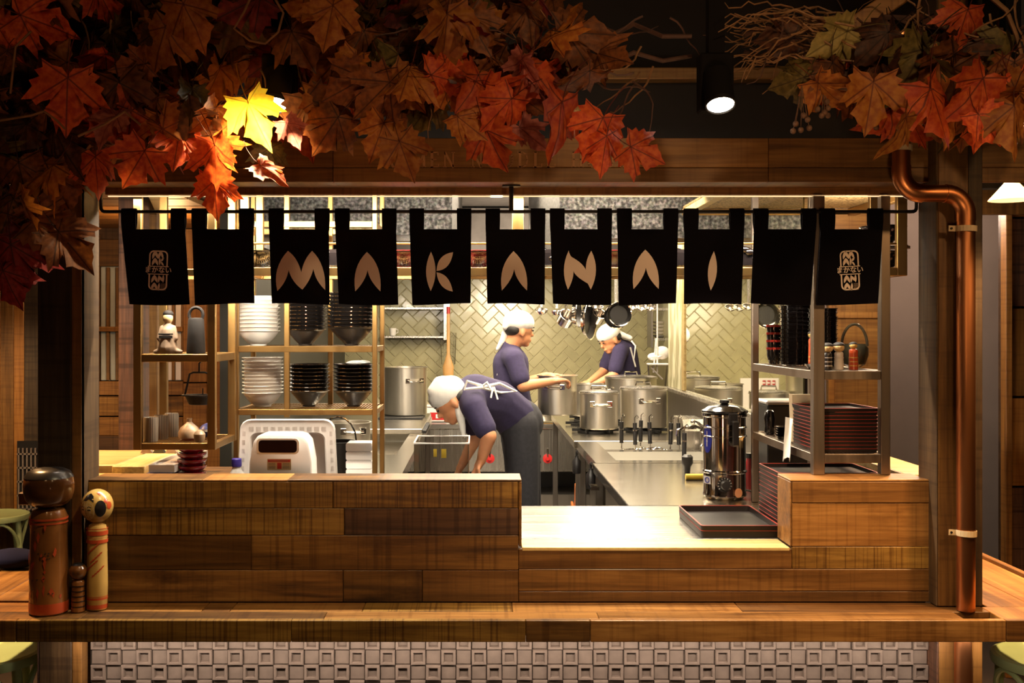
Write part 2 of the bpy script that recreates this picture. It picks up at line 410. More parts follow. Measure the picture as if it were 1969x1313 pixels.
def wavy():
    m, t, b = nt('wavy_frosted_glass')
    n = nd(t, 'ShaderNodeTexNoise', i={'Scale': 1, 'Detail': 2, 'Distortion': 2.5}); lk(t, coords(t, (8, 8, 5), False), n.inputs[0])
    w = nd(t, 'ShaderNodeTexWave', i={'Scale': 1.2, 'Distortion': 6}); lk(t, coords(t, (9, 9, 3), False), w.inputs[0])
    lk(t, ramp(t, w.outputs[0], [(.3, (.45, .40, .22)), (.7, (.78, .72, .46))]), b.inputs['Base Color']); b.inputs['Roughness'].default_value = .3
    bump(t, b, w.outputs[0], .5, .01); return m
M['wavy'] = wavy()
def leafmat(name, c1, c2, vein):
    m, t, b = nt(name); b.inputs['Roughness'].default_value = .62
    uv = nd(t, 'ShaderNodeUVMap'); sp = nd(t, 'ShaderNodeSeparateXYZ'); lk(t, uv.outputs[0], sp.inputs[0])
    acc = None
    for a in (0, .92, -.92, 2.08, -2.08):
        # distance to the vein line from the stem point (0.5,0.25), direction a from +v
        s_, c_ = math.sin(a), math.cos(a)
        def lin(A, B, C):
            m1 = nd(t, 'ShaderNodeMath', operation='MULTIPLY_ADD', i={1: A, 2: C}); lk(t, sp.outputs[0], m1.inputs[0])
            m2 = nd(t, 'ShaderNodeMath', operation='MULTIPLY_ADD', i={1: B}); lk(t, sp.outputs[1], m2.inputs[0]); lk(t, m1.outputs[0], m2.inputs[2]); return m2.outputs[0]
        perp = lin(c_, -s_, -.5*c_+.25*s_); along = lin(s_, c_, -.5*s_-.25*c_)
        ab = nd(t, 'ShaderNodeMath', operation='ABSOLUTE'); lk(t, perp, ab.inputs[0])
        neg = nd(t, 'ShaderNodeMath', operation='LESS_THAN', i={1: -.01}); lk(t, along, neg.inputs[0])
        sm = nd(t, 'ShaderNodeMath', operation='ADD'); lk(t, ab.outputs[0], sm.inputs[0]); lk(t, neg.outputs[0], sm.inputs[1])
        if acc is None: acc = sm.outputs[0]
        else:
            mn = nd(t, 'ShaderNodeMath', operation='MINIMUM'); lk(t, acc, mn.inputs[0]); lk(t, sm.outputs[0], mn.inputs[1]); acc = mn.outputs[0]
    n = nd(t, 'ShaderNodeTexNoise', i={'Scale': 1.0, 'Detail': 2}); lk(t, coords(t, (9, 9, 9)), n.inputs[0])
    c = ramp(t, n.outputs[0], [(.36, c1), (.62, c2)])
    c = mix(t, vein, c, ramp(t, acc, [(.004, (0, 0, 0)), (.014, (1, 1, 1))]), 'MIX') if False else mix(t, vein, c, ramp(t, acc, [(.003, (0, 0, 0)), (.013, (1, 1, 1))]))
    oi = nd(t, 'ShaderNodeObjectInfo'); mr = nd(t, 'ShaderNodeMapRange', i={3: .65, 4: 1.25}); lk(t, oi.outputs['Random'], mr.inputs[0])
    hs = nd(t, 'ShaderNodeHueSaturation'); lk(t, mr.outputs[0], hs.inputs['Value']); lk(t, c, hs.inputs['Color'])
    lk(t, hs.outputs[0], b.inputs['Base Color'])
    out = t.nodes['Material Output']; tl = nd(t, 'ShaderNodeBsdfTranslucent'); lk(t, hs.outputs[0], tl.inputs[0])
    mx = nd(t, 'ShaderNodeMixShader', i={0: .62 if name == 'yellow_leaf' else .35}); lk(t, b.outputs[0], mx.inputs[1]); lk(t, tl.outputs[0], mx.inputs[2]); lk(t, mx.outputs[0], out.inputs[0])
    return m
# ================================================================ SETTING SHELL
def struct(name, mb, mat): return tag(mb.build(name, mat), kind='structure')
struct('floor', MB().box(-4.5, 4.5, -1.5, 3.3, -.1, 0).box(-4.5, -1.3, 3.3, 10.6, -.1, 0).box(1.9, 4.5, 3.3, 10.6, -.1, 0), M['dfloor'])
struct('floor_kitchen', MB().box(-1.3, 1.9, 3.3, 10.6, -.1, 0), M['kfloor'])
struct('ceiling', MB().box(-4.5, 4.5, -1.5, 4.6, 3.05, 3.15).box(-4.5, -1.3, 4.6, 10.6, 2.62, 2.72).box(1.9, 4.5, 4.6, 10.6, 2.62, 2.72), M['black_wall'])
struct('ceiling_kitchen', MB().box(-1.3, 1.9, 4.62, 10.6, 2.6, 2.68), M['kceil'])
struct('trim_1', MB().box(-2.3, 2.3, 4.55, 4.6, 2.70, 3.05), M['black_wall'])
hb = struct('trim_2', MB().box(-2.3, 2.3, 4.42, 4.5, 2.597, 2.646, c=.004), M['beam'])
struct('trim_3', MB().box(-2.3, 2.3, 4.50, 4.56, 2.15, 2.70), M['black_wall'])
# moulded tile wall under the ledge
TP = .0463; TD = 3.222
wf = struct('wall_front', MB().box(-1.185, 1.370, TD, 3.325, 0, .665), M['grout'])
fr = MB()
def sqring(levels):
    vs = []; fs = []
    for h, y in levels:
        for a, b in ((-h, -h), (h, -h), (h, h), (-h, h)): vs.append((a, y, b))
    for i in range(len(levels)-1):
        for k in range(4): fs.append((i*4+k, i*4+(k+1) % 4, (i+1)*4+(k+1) % 4, (i+1)*4+k))
    n = len(levels)-1; fs.append([n*4+k for k in range(4)]); return vs, fs
fr.add(*sqring([(.0224, 0), (.0224, -.018), (.0210, -.0205), (.0150, -.0205), (.0138, -.019), (.0122, -.006)]))
pl = MB(); pl.add(*sqring([(.0220, 0), (.0220, -.008), (.0208, -.0095)]))
fme, pme = fr.mesh('frame_tile', 0), pl.mesh('plain_tile', 0)
topz = .5745+TP
for r in range(5):
    for c in range(55):
        hollow = (c+r) % 2 == 0
        mesh_obj('tile', fme if hollow else pme, M['ctile'], wf, (-1.185+.006+TP*(c+.5), TD+R.uniform(-.0008, .0008), topz-TP*(r+.5)), (R.uniform(-.01, .01), R.uniform(-.012, .012), R.uniform(-.01, .01)))
rest = MB()
for r in range(5, 9):
    for c in range(55):
        vs, fs = sqring([(.0224, 0), (.0224, -.018), (.0138, -.0205), (.0122, -.006)]) if (c+r) % 2 == 0 else sqring([(.022, 0), (.0208, -.0095)])
        rest.add(vs, fs, Matrix.Translation((-1.179+TP*(c+.5), TD, topz-TP*(r+.5))))
tag(rest.build('tiles', M['ctile'], wf, smooth=0), kind='stuff')

# ================================================================ LEDGE (wooden counter top running round the kiosk)
def board(parent, mat, x0, x1, y0, y1, z0, z1, c=.0016, name='board', jit=.0):
    cx, cy, cz = (x0+x1)/2, (y0+y1)/2, (z0+z1)/2
    g = .0006
    o = MB().box(x0-cx+g, x1-cx-g, y0-cy, y1-cy, z0-cz+g, z1-cz-g, c=c).build(name, M[mat] if isinstance(mat, str) else mat, parent, smooth=0)
    o.location = (cx, cy+R.uniform(-jit, jit), cz); return o
LZ = .72
led = thing('ledge_counter', 'long wooden ledge with sawn edge boards running across the whole front below the counter', 'counter')
xs = [-1.64, X(395, 3.15), X(449, 3.15), X(700, 3.15), X(985, 3.15), X(1420, 3.15), 1.5]
for i in range(6):
    board(led, ['board_lit', 'board_red', 'board_lit', 'board_gold', 'board_lit', 'board_red'][i], xs[i], xs[i+1], 3.094, 3.1995, LZ-.05, LZ)
xs = [-1.64, X(160, 3.05), X(625, 3.05), X(1150, 3.05), X(1845, 3.05)]
for i in range(4):
    board(led, ['board', 'board', 'board_lit', 'board_lit'][i], xs[i], xs[i+1], 3.021, 3.094, LZ-.05, LZ+.0006)
for a, b, m_ in ((-220, 30, 'board'), (30, 560, 'board_gold'), (560, 1011, 'board_gold'), (1011, 1135, 'board'), (1135, 1935, 'board_lit'), (1935, 2160, 'board_red')):
    board(led, m_, X(a, 3.0), X(b, 3.0), 3.0, 3.021, .658, LZ+.001)
# left and right returns, boards running away from the viewer
for i, (a, b) in enumerate(((-1.64, -1.49), (-1.49, -1.33))):
    board(led, 'board_y', a, b, 3.225, 3.77, LZ-.05, LZ+.0004)
for i, (a, b) in enumerate(((1.52, 1.66), (1.66, 1.82))):
    board(led, 'board_y', a, b, 3.15, 3.8, LZ-.05, LZ+.0004); board(led, 'board_y', a, b, 3.8, 4.8, LZ-.05, LZ-.0002)
board(led, 'board_y', 1.5, 1.82, 3.021, 3.15, LZ-.05, LZ)
board(led, 'board_y', 1.82, 1.845, 3.021, 4.8, LZ-.06, LZ+.012)

# ================================================================ COUNTER FRONT
cf = thing('counter_cladding', 'stepped reclaimed board front of the kitchen counter above the ledge, lower in the middle', 'counter')
D = 3.2
def rowb(mat, a, b, y0, y1):
    board(cf, mat, X(a, D), X(b, D), D+R.uniform(-.0012, .0012), D+.02, Z(y1, D), Z(y0, D))
XL, XM = 169.2, 997
rowb('board_gold', XL, 640, 926, 977); rowb('board_gold', 640, XM, 926, 977)
rowb('board_gold', XL, 662, 977, 1029); rowb('board_dark', 662, XM, 977, 1029)
rowb('board_red', XL, 483, 1029, 1096); rowb('board', 483, XM, 1029, 1096)
rowb('board_stained', XL, 660, 1096, 1157.5); rowb('board_stained', 660, 812, 1096, 1157.5); rowb('board_red', 812, XM, 1096, 1157.5)
rowb('board_red', XM, 1523, 1055, 1094); rowb('board_lit', XM, 1788, 1094, 1136.5); rowb('board_red', XM, 1788, 1136.5, 1157.5)
rowb('board_red', 1523, 1788, 926, 967); rowb('board_lit', 1523, 1788, 967, 1051); rowb('board_gold', 1523, 1788, 1051, 1094)
SX = X(XM, D); RX = X(1523, D)
board(cf, 'board', SX, SX+.010, D, 3.338, .889, 1.086, name='side_board')
board(cf, 'board_red', RX-.006, RX, D+.001, 3.338, .889, 1.086, name='side_board')
for a, b, m_ in ((-1.185, X(400, 3.27), 'board'), (X(400, 3.27), X(560, 3.27), 'board_lit'), (X(560, 3.27), SX+.010, 'board')):
    board(cf, m_, a, b, D, 3.338, 1.086, 1.093, name='cap_board')
board(cf, 'board_lit', RX-.006, 1.368, D, 3.338, 1.086, 1.093, name='cap_board')
board(cf, 'pale_wood', SX+.010, RX-.006, D, 3.328, .875, .887, name='sill_board')
MB().box(-1.18, SX, D+.021, 3.33, .705, 1.0855).box(RX+.001, 1.365, D+.021, 3.33, .705, 1.0855).box(SX, RX, D+.021, 3.325, .705, .874).build('core', M['board_dark'], cf)

# ================================================================ POSTS
def post(name, label, x0, x1, parts, zb=.722, zt=3.02):
    t = thing(name, label, 'post', ((x0+x1)/2, 3.2, zb))
    for nm, mat, a, b, c_, d_ in parts:
        MB().box(a-(x0+x1)/2, b-(x0+x1)/2, c_-3.2, d_-3.2, 0, zt-zb, c=.002).build(nm, M[mat], t)
    return t
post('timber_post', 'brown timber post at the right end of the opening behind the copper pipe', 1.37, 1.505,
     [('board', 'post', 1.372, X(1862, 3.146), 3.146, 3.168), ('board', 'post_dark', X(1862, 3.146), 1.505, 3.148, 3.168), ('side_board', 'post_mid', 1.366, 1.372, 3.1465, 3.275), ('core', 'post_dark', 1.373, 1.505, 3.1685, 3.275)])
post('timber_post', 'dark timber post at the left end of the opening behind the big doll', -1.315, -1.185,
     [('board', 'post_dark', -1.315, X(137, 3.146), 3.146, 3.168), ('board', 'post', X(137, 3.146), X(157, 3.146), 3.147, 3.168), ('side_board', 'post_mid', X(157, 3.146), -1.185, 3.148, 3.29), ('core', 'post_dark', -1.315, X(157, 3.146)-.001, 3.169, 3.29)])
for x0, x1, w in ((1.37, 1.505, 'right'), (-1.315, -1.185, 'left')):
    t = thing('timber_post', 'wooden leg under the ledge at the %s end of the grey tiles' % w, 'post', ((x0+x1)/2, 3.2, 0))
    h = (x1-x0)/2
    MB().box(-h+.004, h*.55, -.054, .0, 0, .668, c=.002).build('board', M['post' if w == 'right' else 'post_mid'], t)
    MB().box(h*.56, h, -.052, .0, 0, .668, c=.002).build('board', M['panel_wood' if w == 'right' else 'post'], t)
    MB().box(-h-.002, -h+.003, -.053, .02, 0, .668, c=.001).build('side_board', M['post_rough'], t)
MB_p = thing('copper_offcut', 'stub of copper pipe running down under the ledge at the right', 'pipe', (X(1852, 3.12), 3.118, 0))
MB().tube([(0, 0, 0), (0, 0, .667)], .026, 20).build('pipe', M['copper'], MB_p)

# ================================================================ HEADER BEAM
bt = thing('header_beam', 'wide brown timber beam with carved lettering above the dark cloth panels', 'beam')
zb_, zm_, zt_ = Z(350, 3.2), Z(322, 3.2), Z(265, 3.2)
for a, b in ((-1.184, X(640, 3.2)), (X(640, 3.2), X(1478, 3.2)), (X(1478, 3.2), 1.366)):
    board(bt, 'beam', a, b, 3.2, 3.225, zm_, zt_, .0015)
    board(bt, 'beam', a, b, 3.201, 3.225, zb_, zm_, .0015)
for a, b in ((-2.4, -1.316), (1.506, 2.4)):
    board(bt, 'beam', a, b, 3.2, 3.225, zm_, zt_, .0015); board(bt, 'beam', a, b, 3.201, 3.225, zb_, zm_, .0015)
board(bt, 'board', -1.184, 1.366, 3.225, 3.342, zb_+.0005, zb_+.02, name='soffit_board')
board(bt, 'panel_wood_x', -1.184, 1.366, 3.3425, 3.358, 1.974, 2.12, name='inner_board')
MB().box(-1.18, 1.36, 3.3585, 3.366, 1.9705, 1.9735).build('light_strip', M['strip_on'], bt)
# carved serif lettering
SER = {  # strokes in a 0..w x 0..1 box : list of polylines with weight
 'R': (.72, [([(.16, 0), (.16, 1)], .15), ([(.02, 0), (.32, 0)], .05), ([(.02, 1), (.42, 1), (.6, .9), (.62, .74), (.55, .58), (.4, .5), (.16, .5)], .09), ([(.4, .5), (.7, 0)], .14)]),
 'A': (.74, [([(.08, 0), (.37, 1)], .07), ([(.37, 1), (.66, 0)], .14), ([(.18, .33), (.56, .33)], .06), ([(0, 0), (.2, 0)], .05), ([(.54, 0), (.78, 0)], .05)]),
 'M': (.95, [([(.12, 0), (.14, 1)], .07), ([(.14, 1), (.47, .05)], .14), ([(.47, .05), (.8, 1)], .07), ([(.8, 1), (.83, 0)], .14), ([(0, 0), (.24, 0)], .05), ([(.68, 0), (.96, 0)], .05)]),
 'E': (.66, [([(.16, 0), (.16, 1)], .15), ([(.02, 0), (.6, 0), (.62, .2)], .06), ([(.02, 1), (.58, 1), (.58, .82)], .06), ([(.16, .52), (.46, .52)], .06)]),
 'N': (.85, [([(.14, 0), (.14, 1)], .07), ([(.14, 1), (.7, 0)], .14), ([(.7, 0), (.7, 1)], .07), ([(.02, 0), (.26, 0)], .05), ([(.58, 1), (.82, 1)], .05)]),
 'O': (.80, [([(.38+.33*math.sin(a), .5+.5*math.cos(a)) for a in [i*PI/8 for i in range(17)]], .11)]),
 'D': (.80, [([(.16, 0), (.16, 1)], .15), ([(.02, 1), (.35, 1), (.6, .85), (.68, .5), (.6, .15), (.35, 0), (.02, 0)], .09)]),
 'L': (.64, [([(.16, 0), (.16, 1)], .15), ([(.02, 1), (.3, 1)], .05), ([(.02, 0), (.58, 0), (.6, .22)], .06)]),
 'H': (.86, [([(.16, 0), (.16, 1)], .14), ([(.68, 0), (.68, 1)], .14), ([(.16, .52), (.68, .52)], .06), ([(.02, 0), (.3, 0)], .05), ([(.02, 1), (.3, 1)], .05), ([(.54, 0), (.82, 0)], .05), ([(.54, 1), (.82, 1)], .05)]),
 'U': (.82, [([(.16, 1), (.16, .25), (.27, .05), (.45, 0), (.6, .06), (.68, .25), (.68, 1)], .1), ([(.02, 1), (.3, 1)], .05), ([(.58, 1), (.78, 1)], .05)]),
 'S': (.62, [([(.5, .82), (.44, .95), (.28, 1), (.12, .92), (.1, .74), (.28, .56), (.46, .42), (.5, .22), (.4, .05), (.24, 0), (.1, .06), (.06, .2)], .11)]),
 ' ': (.55, [])}
def stroke(mb, pts, w, y0, y1):
    for (a, b), (c_, d_) in zip(pts[:-1], pts[1:]):
        dx, dz = c_-a, d_-b; L = math.hypot(dx, dz) or 1; ux, uz = dx/L, dz/L; h = w/2
        mb.prism([(a-uz*h-ux*h*.4, b+ux*h-uz*h*.4), (c_-uz*h+ux*h*.4, d_+ux*h+uz*h*.4), (c_+uz*h+ux*h*.4, d_-ux*h+uz*h*.4), (a+uz*h-ux*h*.4, b-ux*h-uz*h*.4)], y0, y1)
M['carve'] = plain('carved_letter_face', (.50, .25, .10), .6, 0, .15)
txt = 'RAMEN NOODLE HOUSE'; hgt = Z(293, 3.2)-Z(321, 3.2); x = X(737, 3.2)
tw = sum(SER[c][0] for c in txt); sp_ = ((X(1232, 3.2)-x)-tw*hgt)/(len(txt)-1)
for c in txt:
    if c != ' ':
        mb = MB()
        for pts, w in SER[c][1]: stroke(mb, [(p*hgt, q*hgt) for p, q in pts], w*hgt*1.15, -.0016, .001)
        mb.build('letter', M['carve'], bt, (x, 3.2, Z(321, 3.2)), smooth=0, weld=False)
    x += SER[c][0]*hgt+sp_

# ================================================================ COPPER PIPE
pd = 3.105
pt = thing('copper_pipe', 'aged copper pipe with an offset bend in front of the right timber post', 'pipe', (X(1857, pd), pd, .722))
def arc(c, r, a0, a1, n=8): return [(c[0]+r*math.cos(a0+(a1-a0)*i/n), 0, c[1]+r*math.sin(a0+(a1-a0)*i/n)) for i in range(n+1)]
xu, xl, zc = X(1733, pd)-X(1857, pd), 0.0, Z(372, pd)-.722
rb = .062
top = [(xu, 0, 2.42-.722), (xu, 0, zc+rb+.01)]
MB().tube(top, .0255, 24).build('upper_pipe', M['copper'], pt)
MB().tube([(xu, 0, zc+rb+.02)]+arc((xu+rb, zc+rb), rb, PI, 1.5*PI), .0275, 24).build('elbow', M['copper'], pt)
MB().tube([(xu+rb-.005, 0, zc), (xl-rb+.005, 0, zc)], .0255, 24).build('cross_pipe', M['copper'], pt)
MB().tube(arc((xl-rb, zc-rb), rb, PI/2, 0)+[(xl, 0, zc-rb-.02)], .0275, 24).build('elbow', M['copper'], pt)
MB().tube([(xl, 0, zc-rb-.01), (xl, 0, 0)], .0262, 24).build('lower_pipe', M['copper'], pt)
for xx, zz in ((xu, Z(285, pd)-.722), (0, Z(440, pd)-.722), (0, Z(1024, pd)-.722)):
    b = MB(); pts = [(-.047, .040), (-.047, .037), (-.030, .035)]+[(-.029*math.cos(a), -.029*math.sin(a)+.0) for a in [i*PI/8 for i in range(9)]]
    pts = [(-.048, .0)]+[(-.0285*math.cos(a), -.0285*math.sin(a)) for a in [i*PI/10 for i in range(11)]]
    for (a0, b0), (a1, b1) in zip(pts[:-1], pts[1:]):
        b.prism([(a0, b0), (a1, b1), (a1*1.06, b1*1.06-.0005), (a0*1.06, b0*1.06-.0012)], -.0085, .0085, 'Z')
    s_ = b.build('strap', tag and M['paper'], pt, (xx, 0, zz), rot=(0, .03, 0)); s_['label'] = 'beige strap with a dark screw'
    MB().lathe([(.0035, 0), (.0035, .003), (0, .004)], 10, M=rotm(PI/2)).build('screw', M['rod'], s_, (-.043, -.001, 0))

# ================================================================ NOREN ROD AND PANELS
ND = 3.28; rz_ = Z(407, ND)
rt = thing('hanging_rod', 'thin black rod with bracket ends carrying the dark cloth panels', 'rod', (0, ND, rz_))
xa, xb = -1.174, 1.362
MB().tube([(xa, -.0, zb_-rz_-.004), (xa, 0, .02)]+[(xa+.012-.012*math.cos(a), 0, .012-.012*math.sin(a)) for a in (.3, .8, 1.3)]+[(xa+.02, 0, 0), (xb-.02, 0, 0)]+[(xb-.012+.012*math.sin(a), 0, .012-.012*math.cos(a)) for a in (.3, .8, 1.3)]+[(xb, 0, .02), (xb, 0, .045)], .0055, 8).build('rod', M['rod'], rt)
MB().box(-.028, .028, -.018, .018, zb_-rz_-.004, zb_-rz_, c=.001).tube([(0, 0, zb_-rz_-.004), (0, 0, 0)], .007, 8).build('bracket', M['rod'], rt, (X(983, ND), 0, 0))
def shift(poly, ox, oy, s): return [((x-ox)/s, (y-oy)/s) for x, y in poly]
def path(*seg):
    out = []
    for p0, c, p1 in seg: out += bez(p0, c, p1)
    return out
gM = shift(path(((1535,585),(1612,640),(1640,755)), ((1640,755),(1660,650),(1725,585)), ((1725,585),(1835,690),(1828,893)), ((1828,893),(1750,820),(1735,725)), ((1735,725),(1712,820),(1648,890)), ((1648,890),(1565,830),(1540,735)), ((1540,735),(1525,830),(1452,900)), ((1452,900),(1408,720),(1535,585))), 1384+0, 0, 4.102)
gA = shift(path(((272,593),(395,700),(378,903)), ((378,903),(290,820),(277,735)), ((277,735),(262,820),(180,903)), ((180,903),(150,710),(272,593))), 0, 0, 4.102)
gK1 = shift(path(((777,590),(850,745),(775,900)), ((775,900),(700,745),(777,590))), 0, 0, 4.102)
gK2 = shift(path(((820,742),(826,610),(951,594)), ((951,594),(930,735),(820,742))), 0, 0, 4.102)
gK3 = shift(path(((820,752),(925,765),(948,904)), ((948,904),(835,885),(820,752))), 0, 0, 4.102)
gN = shift(path(((62,665),(70,710),(90,725)), ((90,725),(190,780),(215,840)), ((215,840),(215,740),(265,668)), ((265,668),(350,840),(260,1018)), ((260,1018),(245,985),(232,962)), ((232,962),(120,900),(105,850)), ((105,850),(105,930),(55,1018)), ((55,1018),(-22,840),(62,665))), 0, 0, 4.688)
gI = shift(path(((1365,672),(1432,860),(1337,1025)), ((1337,1025),(1272,850),(1365,672))), 0, 0, 4.688)
def norm(polys):   # centre, in px
    xs = [p[0] for q in polys for p in q]; ys = [p[1] for q in polys for p in q]
    cx, cy = (min(xs)+max(xs))/2, (min(ys)+max(ys))/2
    return [[(x-cx, y-cy) for x, y in q] for q in polys], max(xs)-min(xs), max(ys)-min(ys)
G = {'M': norm([gM]), 'A': norm([gA]), 'K': norm([gK1, gK2, gK3]), 'N': norm([gN]), 'I': norm([gI])}
K = ND/FX
def glyph(mb, ch, cx, cy, w=None, h=None, y=0):
    polys, W, H = G[ch]; sx = (w/W if w else 1); sy = (h/H if h else 1)
    for q in polys: mb.prism([((cx+a*sx)*K, -(cy+b*sy)*K) for a, b in q], y-.0016, y)
tc = bpy.data.curves.new('kana', 'FONT'); tc.body = 'まかない'; tc.size = .021; tc.align_x = 'CENTER'; tc.align_y = 'CENTER'; tc.extrude = .0006; tc.offset = .0004
to = bpy.data.objects.new('kana', tc); COL.objects.link(to); bpy.context.view_layer.update()
kana = bpy.data.meshes.new_from_object(to.evaluated_get(bpy.context.evaluated_depsgraph_get())); bpy.data.objects.remove(to)
panels = [(235, 357, 250, 366, 'E', 'dark cloth panel with a boxed emblem at the left end of the rod'),
 (370, 488, 375, 490, '', 'plain dark cloth panel between the left emblem and the letter M'),
 (518, 633, 523, 634, 'M', 'dark cloth panel printed with a cream letter M'),
 (645, 762, 652, 766, 'A', 'dark cloth panel with a cream letter A between the M and the K'),
 (788, 906, 793, 905, 'K', 'dark cloth panel printed with a cream letter K'),
 (934, 1048, 937, 1047, 'A', 'dark cloth panel with a cream letter A between the K and the N'),
 (1058, 1176, 1063, 1175, 'N', 'dark cloth panel printed with a cream letter N'),
 (1187, 1303, 1189, 1299, 'A', 'dark cloth panel with a cream letter A between the N and the I'),
 (1315, 1430, 1315, 1425, 'I', 'dark cloth panel printed with a single upright cream stroke, the letter I'),
 (1449, 1568, 1443, 1558, '', 'plain dark cloth panel between the letter I and the right emblem'),
 (1577, 1696, 1568, 1688, 'E', 'dark cloth panel with a boxed emblem at the right end of the rod')]
gc = {2: (579, 521), 3: (707.5, 522.5), 4: (845.5, 522.5), 5: (988.5, 521), 6: (1114.5, 519.5), 7: (1241, 518), 8: (1368.5, 521)}
for i, (t0, t1, b0, b1, ch, lab) in enumerate(panels):
    cx = (t0+t1)/2; mb = MB(); nx, nz = 10, 8; vs = []; fs = []
    rot_ = R.uniform(-.10, .10)
    for j in range(nz+1):
        f = j/nz
        for k in range(nx+1):
            g = k/nx; px = (t0+(t1-t0)*g)*(1-f)+(b0+(b1-b0)*g)*f
            yy = .0030*math.sin(g*5+i)*f+rot_*(g-.5)*.03*f
            vs.append(((px-cx)*K, yy-.007*(1-f)*0-.004, (407-(441+(585-441)*f)-(2*math.sin(g*3+i*2) if j == nz else 0))*K))
    for j in range(nz):
        for k in range(nx): a = j*(nx+1)+k; fs.append((a, a+1, a+nx+2, a+nx+1))
    mb.add(vs, fs)
    for a, b in ((t0, t0+27), (t1-27, t1)):
        prof = [(-.0040, (407-443)*K), (-.0085, (407-425)*K), (-.0085, 0), (-.006, .0065), (0, .009), (.006, .0065), (.008, 0), (.007, (407-428)*K), (-.0030, (407-446)*K)]
        vs = []; fs = []
        for q, (yy, zz) in enumerate(prof):
            w = (b-a)/2*(1 if q in (0, 8) else 1.03)
            for e in (-w, w): vs.append((((a+b)/2+e-cx)*K, yy, zz))
        for q in range(len(prof)-1): fs.append((2*q, 2*q+1, 2*q+3, 2*q+2))
        mb.add(vs, fs)
    o = mb.build('noren_panel', M['noren'], None, (X(cx, ND), ND, rz_), weld=False)
    so = o.modifiers.new('s', 'SOLIDIFY'); so.thickness = .0016; so.offset = 1
    tag(o, lab, 'cloth panel', 'dark cloth panels on the rod')
    if ch and ch != 'E':
        lb = MB(); glyph(lb, ch, gc[i][0]-cx, gc[i][1]-407, y=0)
        l = lb.build('letter', M['applique'], o, (0, -.0088, 0), smooth=0, weld=False); l['label'] = 'cream letter '+ch
    elif ch == 'E':
        ex = (306 if i == 0 else 1632)-cx; sl = (.035 if i == 0 else -.05)
        e = MB()
        def rr(w, h, r, y0, y1, side):
            pts = []
            for (sx, sz, a0) in ((1, 1, 0), (-1, 1, 90)):
                for q in range(6):
                    a = math.radians(a0+q*18); pts.append((sx*(w-r)+r*math.cos(a), h-r+r*math.sin(a)))
            return [(w, 0)]+pts+[(-w, 0)]
        for sgn, c0 in ((1, -14), (-1, 14)):
            out = rr(18, 30, 9, 0, 0, sgn); inn = rr(15.4, 27.4, 6.6, 0, 0, sgn)
            for q in range(len(out)-1):
                e.prism([(out[q][0]*K, (sgn*out[q][1]+sgn*8)*K), (out[q+1][0]*K, (sgn*out[q+1][1]+sgn*8)*K), (inn[q+1][0]*K, (sgn*inn[q+1][1]+sgn*8)*K), (inn[q][0]*K, (sgn*inn[q][1]+sgn*8)*K)], -.0016, 0)
            e.prism([(-20*K, sgn*6.6*K), (20*K, sgn*6.6*K), (20*K, sgn*8.2*K), (-20*K, sgn*8.2*K)], -.0016, 0)
        glyph(e, 'M', -1.5, -29.5, 22, 16); glyph(e, 'A', -6.5, -16.5, 12, 15); glyph(e, 'K', 5.5, -17, 10, 16)
        glyph(e, 'A', -6.5, 16.5, 12, 15); glyph(e, 'N', 6, 16, 12, 15); glyph(e, 'A', -6.5, 30.5, 12, 14); glyph(e, 'I', 2.2, 31.5, 4, 15)
        eo = e.build('emblem', M['applique'], o, (ex*K, -.0088, (407-520)*K), (0, sl, 0), smooth=0, weld=False)
        gb = MB()
        for q in range(4): gb.box((6+q*2.6)*K, (7.4+q*2.6)*K, -.0014, 0, -38*K, -25*K)
        for q in range(4): gb.box(6*K, 15.4*K, -.0015, 0, (-38+q*3.9)*K, (-36.8+q*3.9)*K)
        gb.build('seal_mark', M['grey_print'], eo, smooth=0, weld=False)
        mesh_obj('kana_text', kana, M['applique'], eo, (0, -.0012, 0), (PI/2, 0, 0))
# ================================================================ KITCHEN WALLS
BY = 9.8
wb = struct('wall_back', MB().box(-1.9, 1.96, BY, BY+.1, 0, 2.62), M['green_grout'])
TW = .076; cs = math.sqrt(.5)
tme = {}
for k, (w, h) in enumerate(((2*TW, TW), (TW, 2*TW))):
    vs = MB().box(-w/2+.0018, w/2-.0018, -.009, 0, -h/2+.0018, h/2-.0018, c=.004); tme[k] = vs.mesh('tile', 0)
far = MB(); cnt = 0
for j in range(-50, 50):
    for q in range(-20, 20):
        for k in (0, 1):
            # horizontal tile at (j+4q, j), vertical tile at (j+4q, j+1)
            if k == 0: cx, cz = (j+4*q+1)*TW, (j+.5)*TW
            else: cx, cz = (j+4*q+.5)*TW, (j+2)*TW
            x, z = (cx-cz)*cs+.3, (cx+cz)*cs+1.5
            if not (-1.85 < x < 1.9 and .86 < z < 2.2): continue
            rx, ry, rz = R.uniform(-.012, .012), PI*1.75, R.uniform(-.012, .012)
            if -.42 < x < 1.74 and 1.03 < z < 2.02 and cnt < 298:
                mesh_obj('tile', tme[k], M['green_tile'], wb, (x, BY, z), (rx, ry, rz)); cnt += 1
            else:
                far.add([v.co for v in tme[k].vertices], [list(p.vertices) for p in tme[k].polygons], Matrix.Translation((x, BY, z)) @ Euler((rx, ry, rz)).to_matrix().to_4x4())
tag(far.build('tiles', M['green_tile'], wb, smooth=0, weld=False), kind='stuff')
struct('wall_kitchen_left', MB().box(-1.30, -1.24, 5.3, BY, 0, 2.6), M['kwall'])
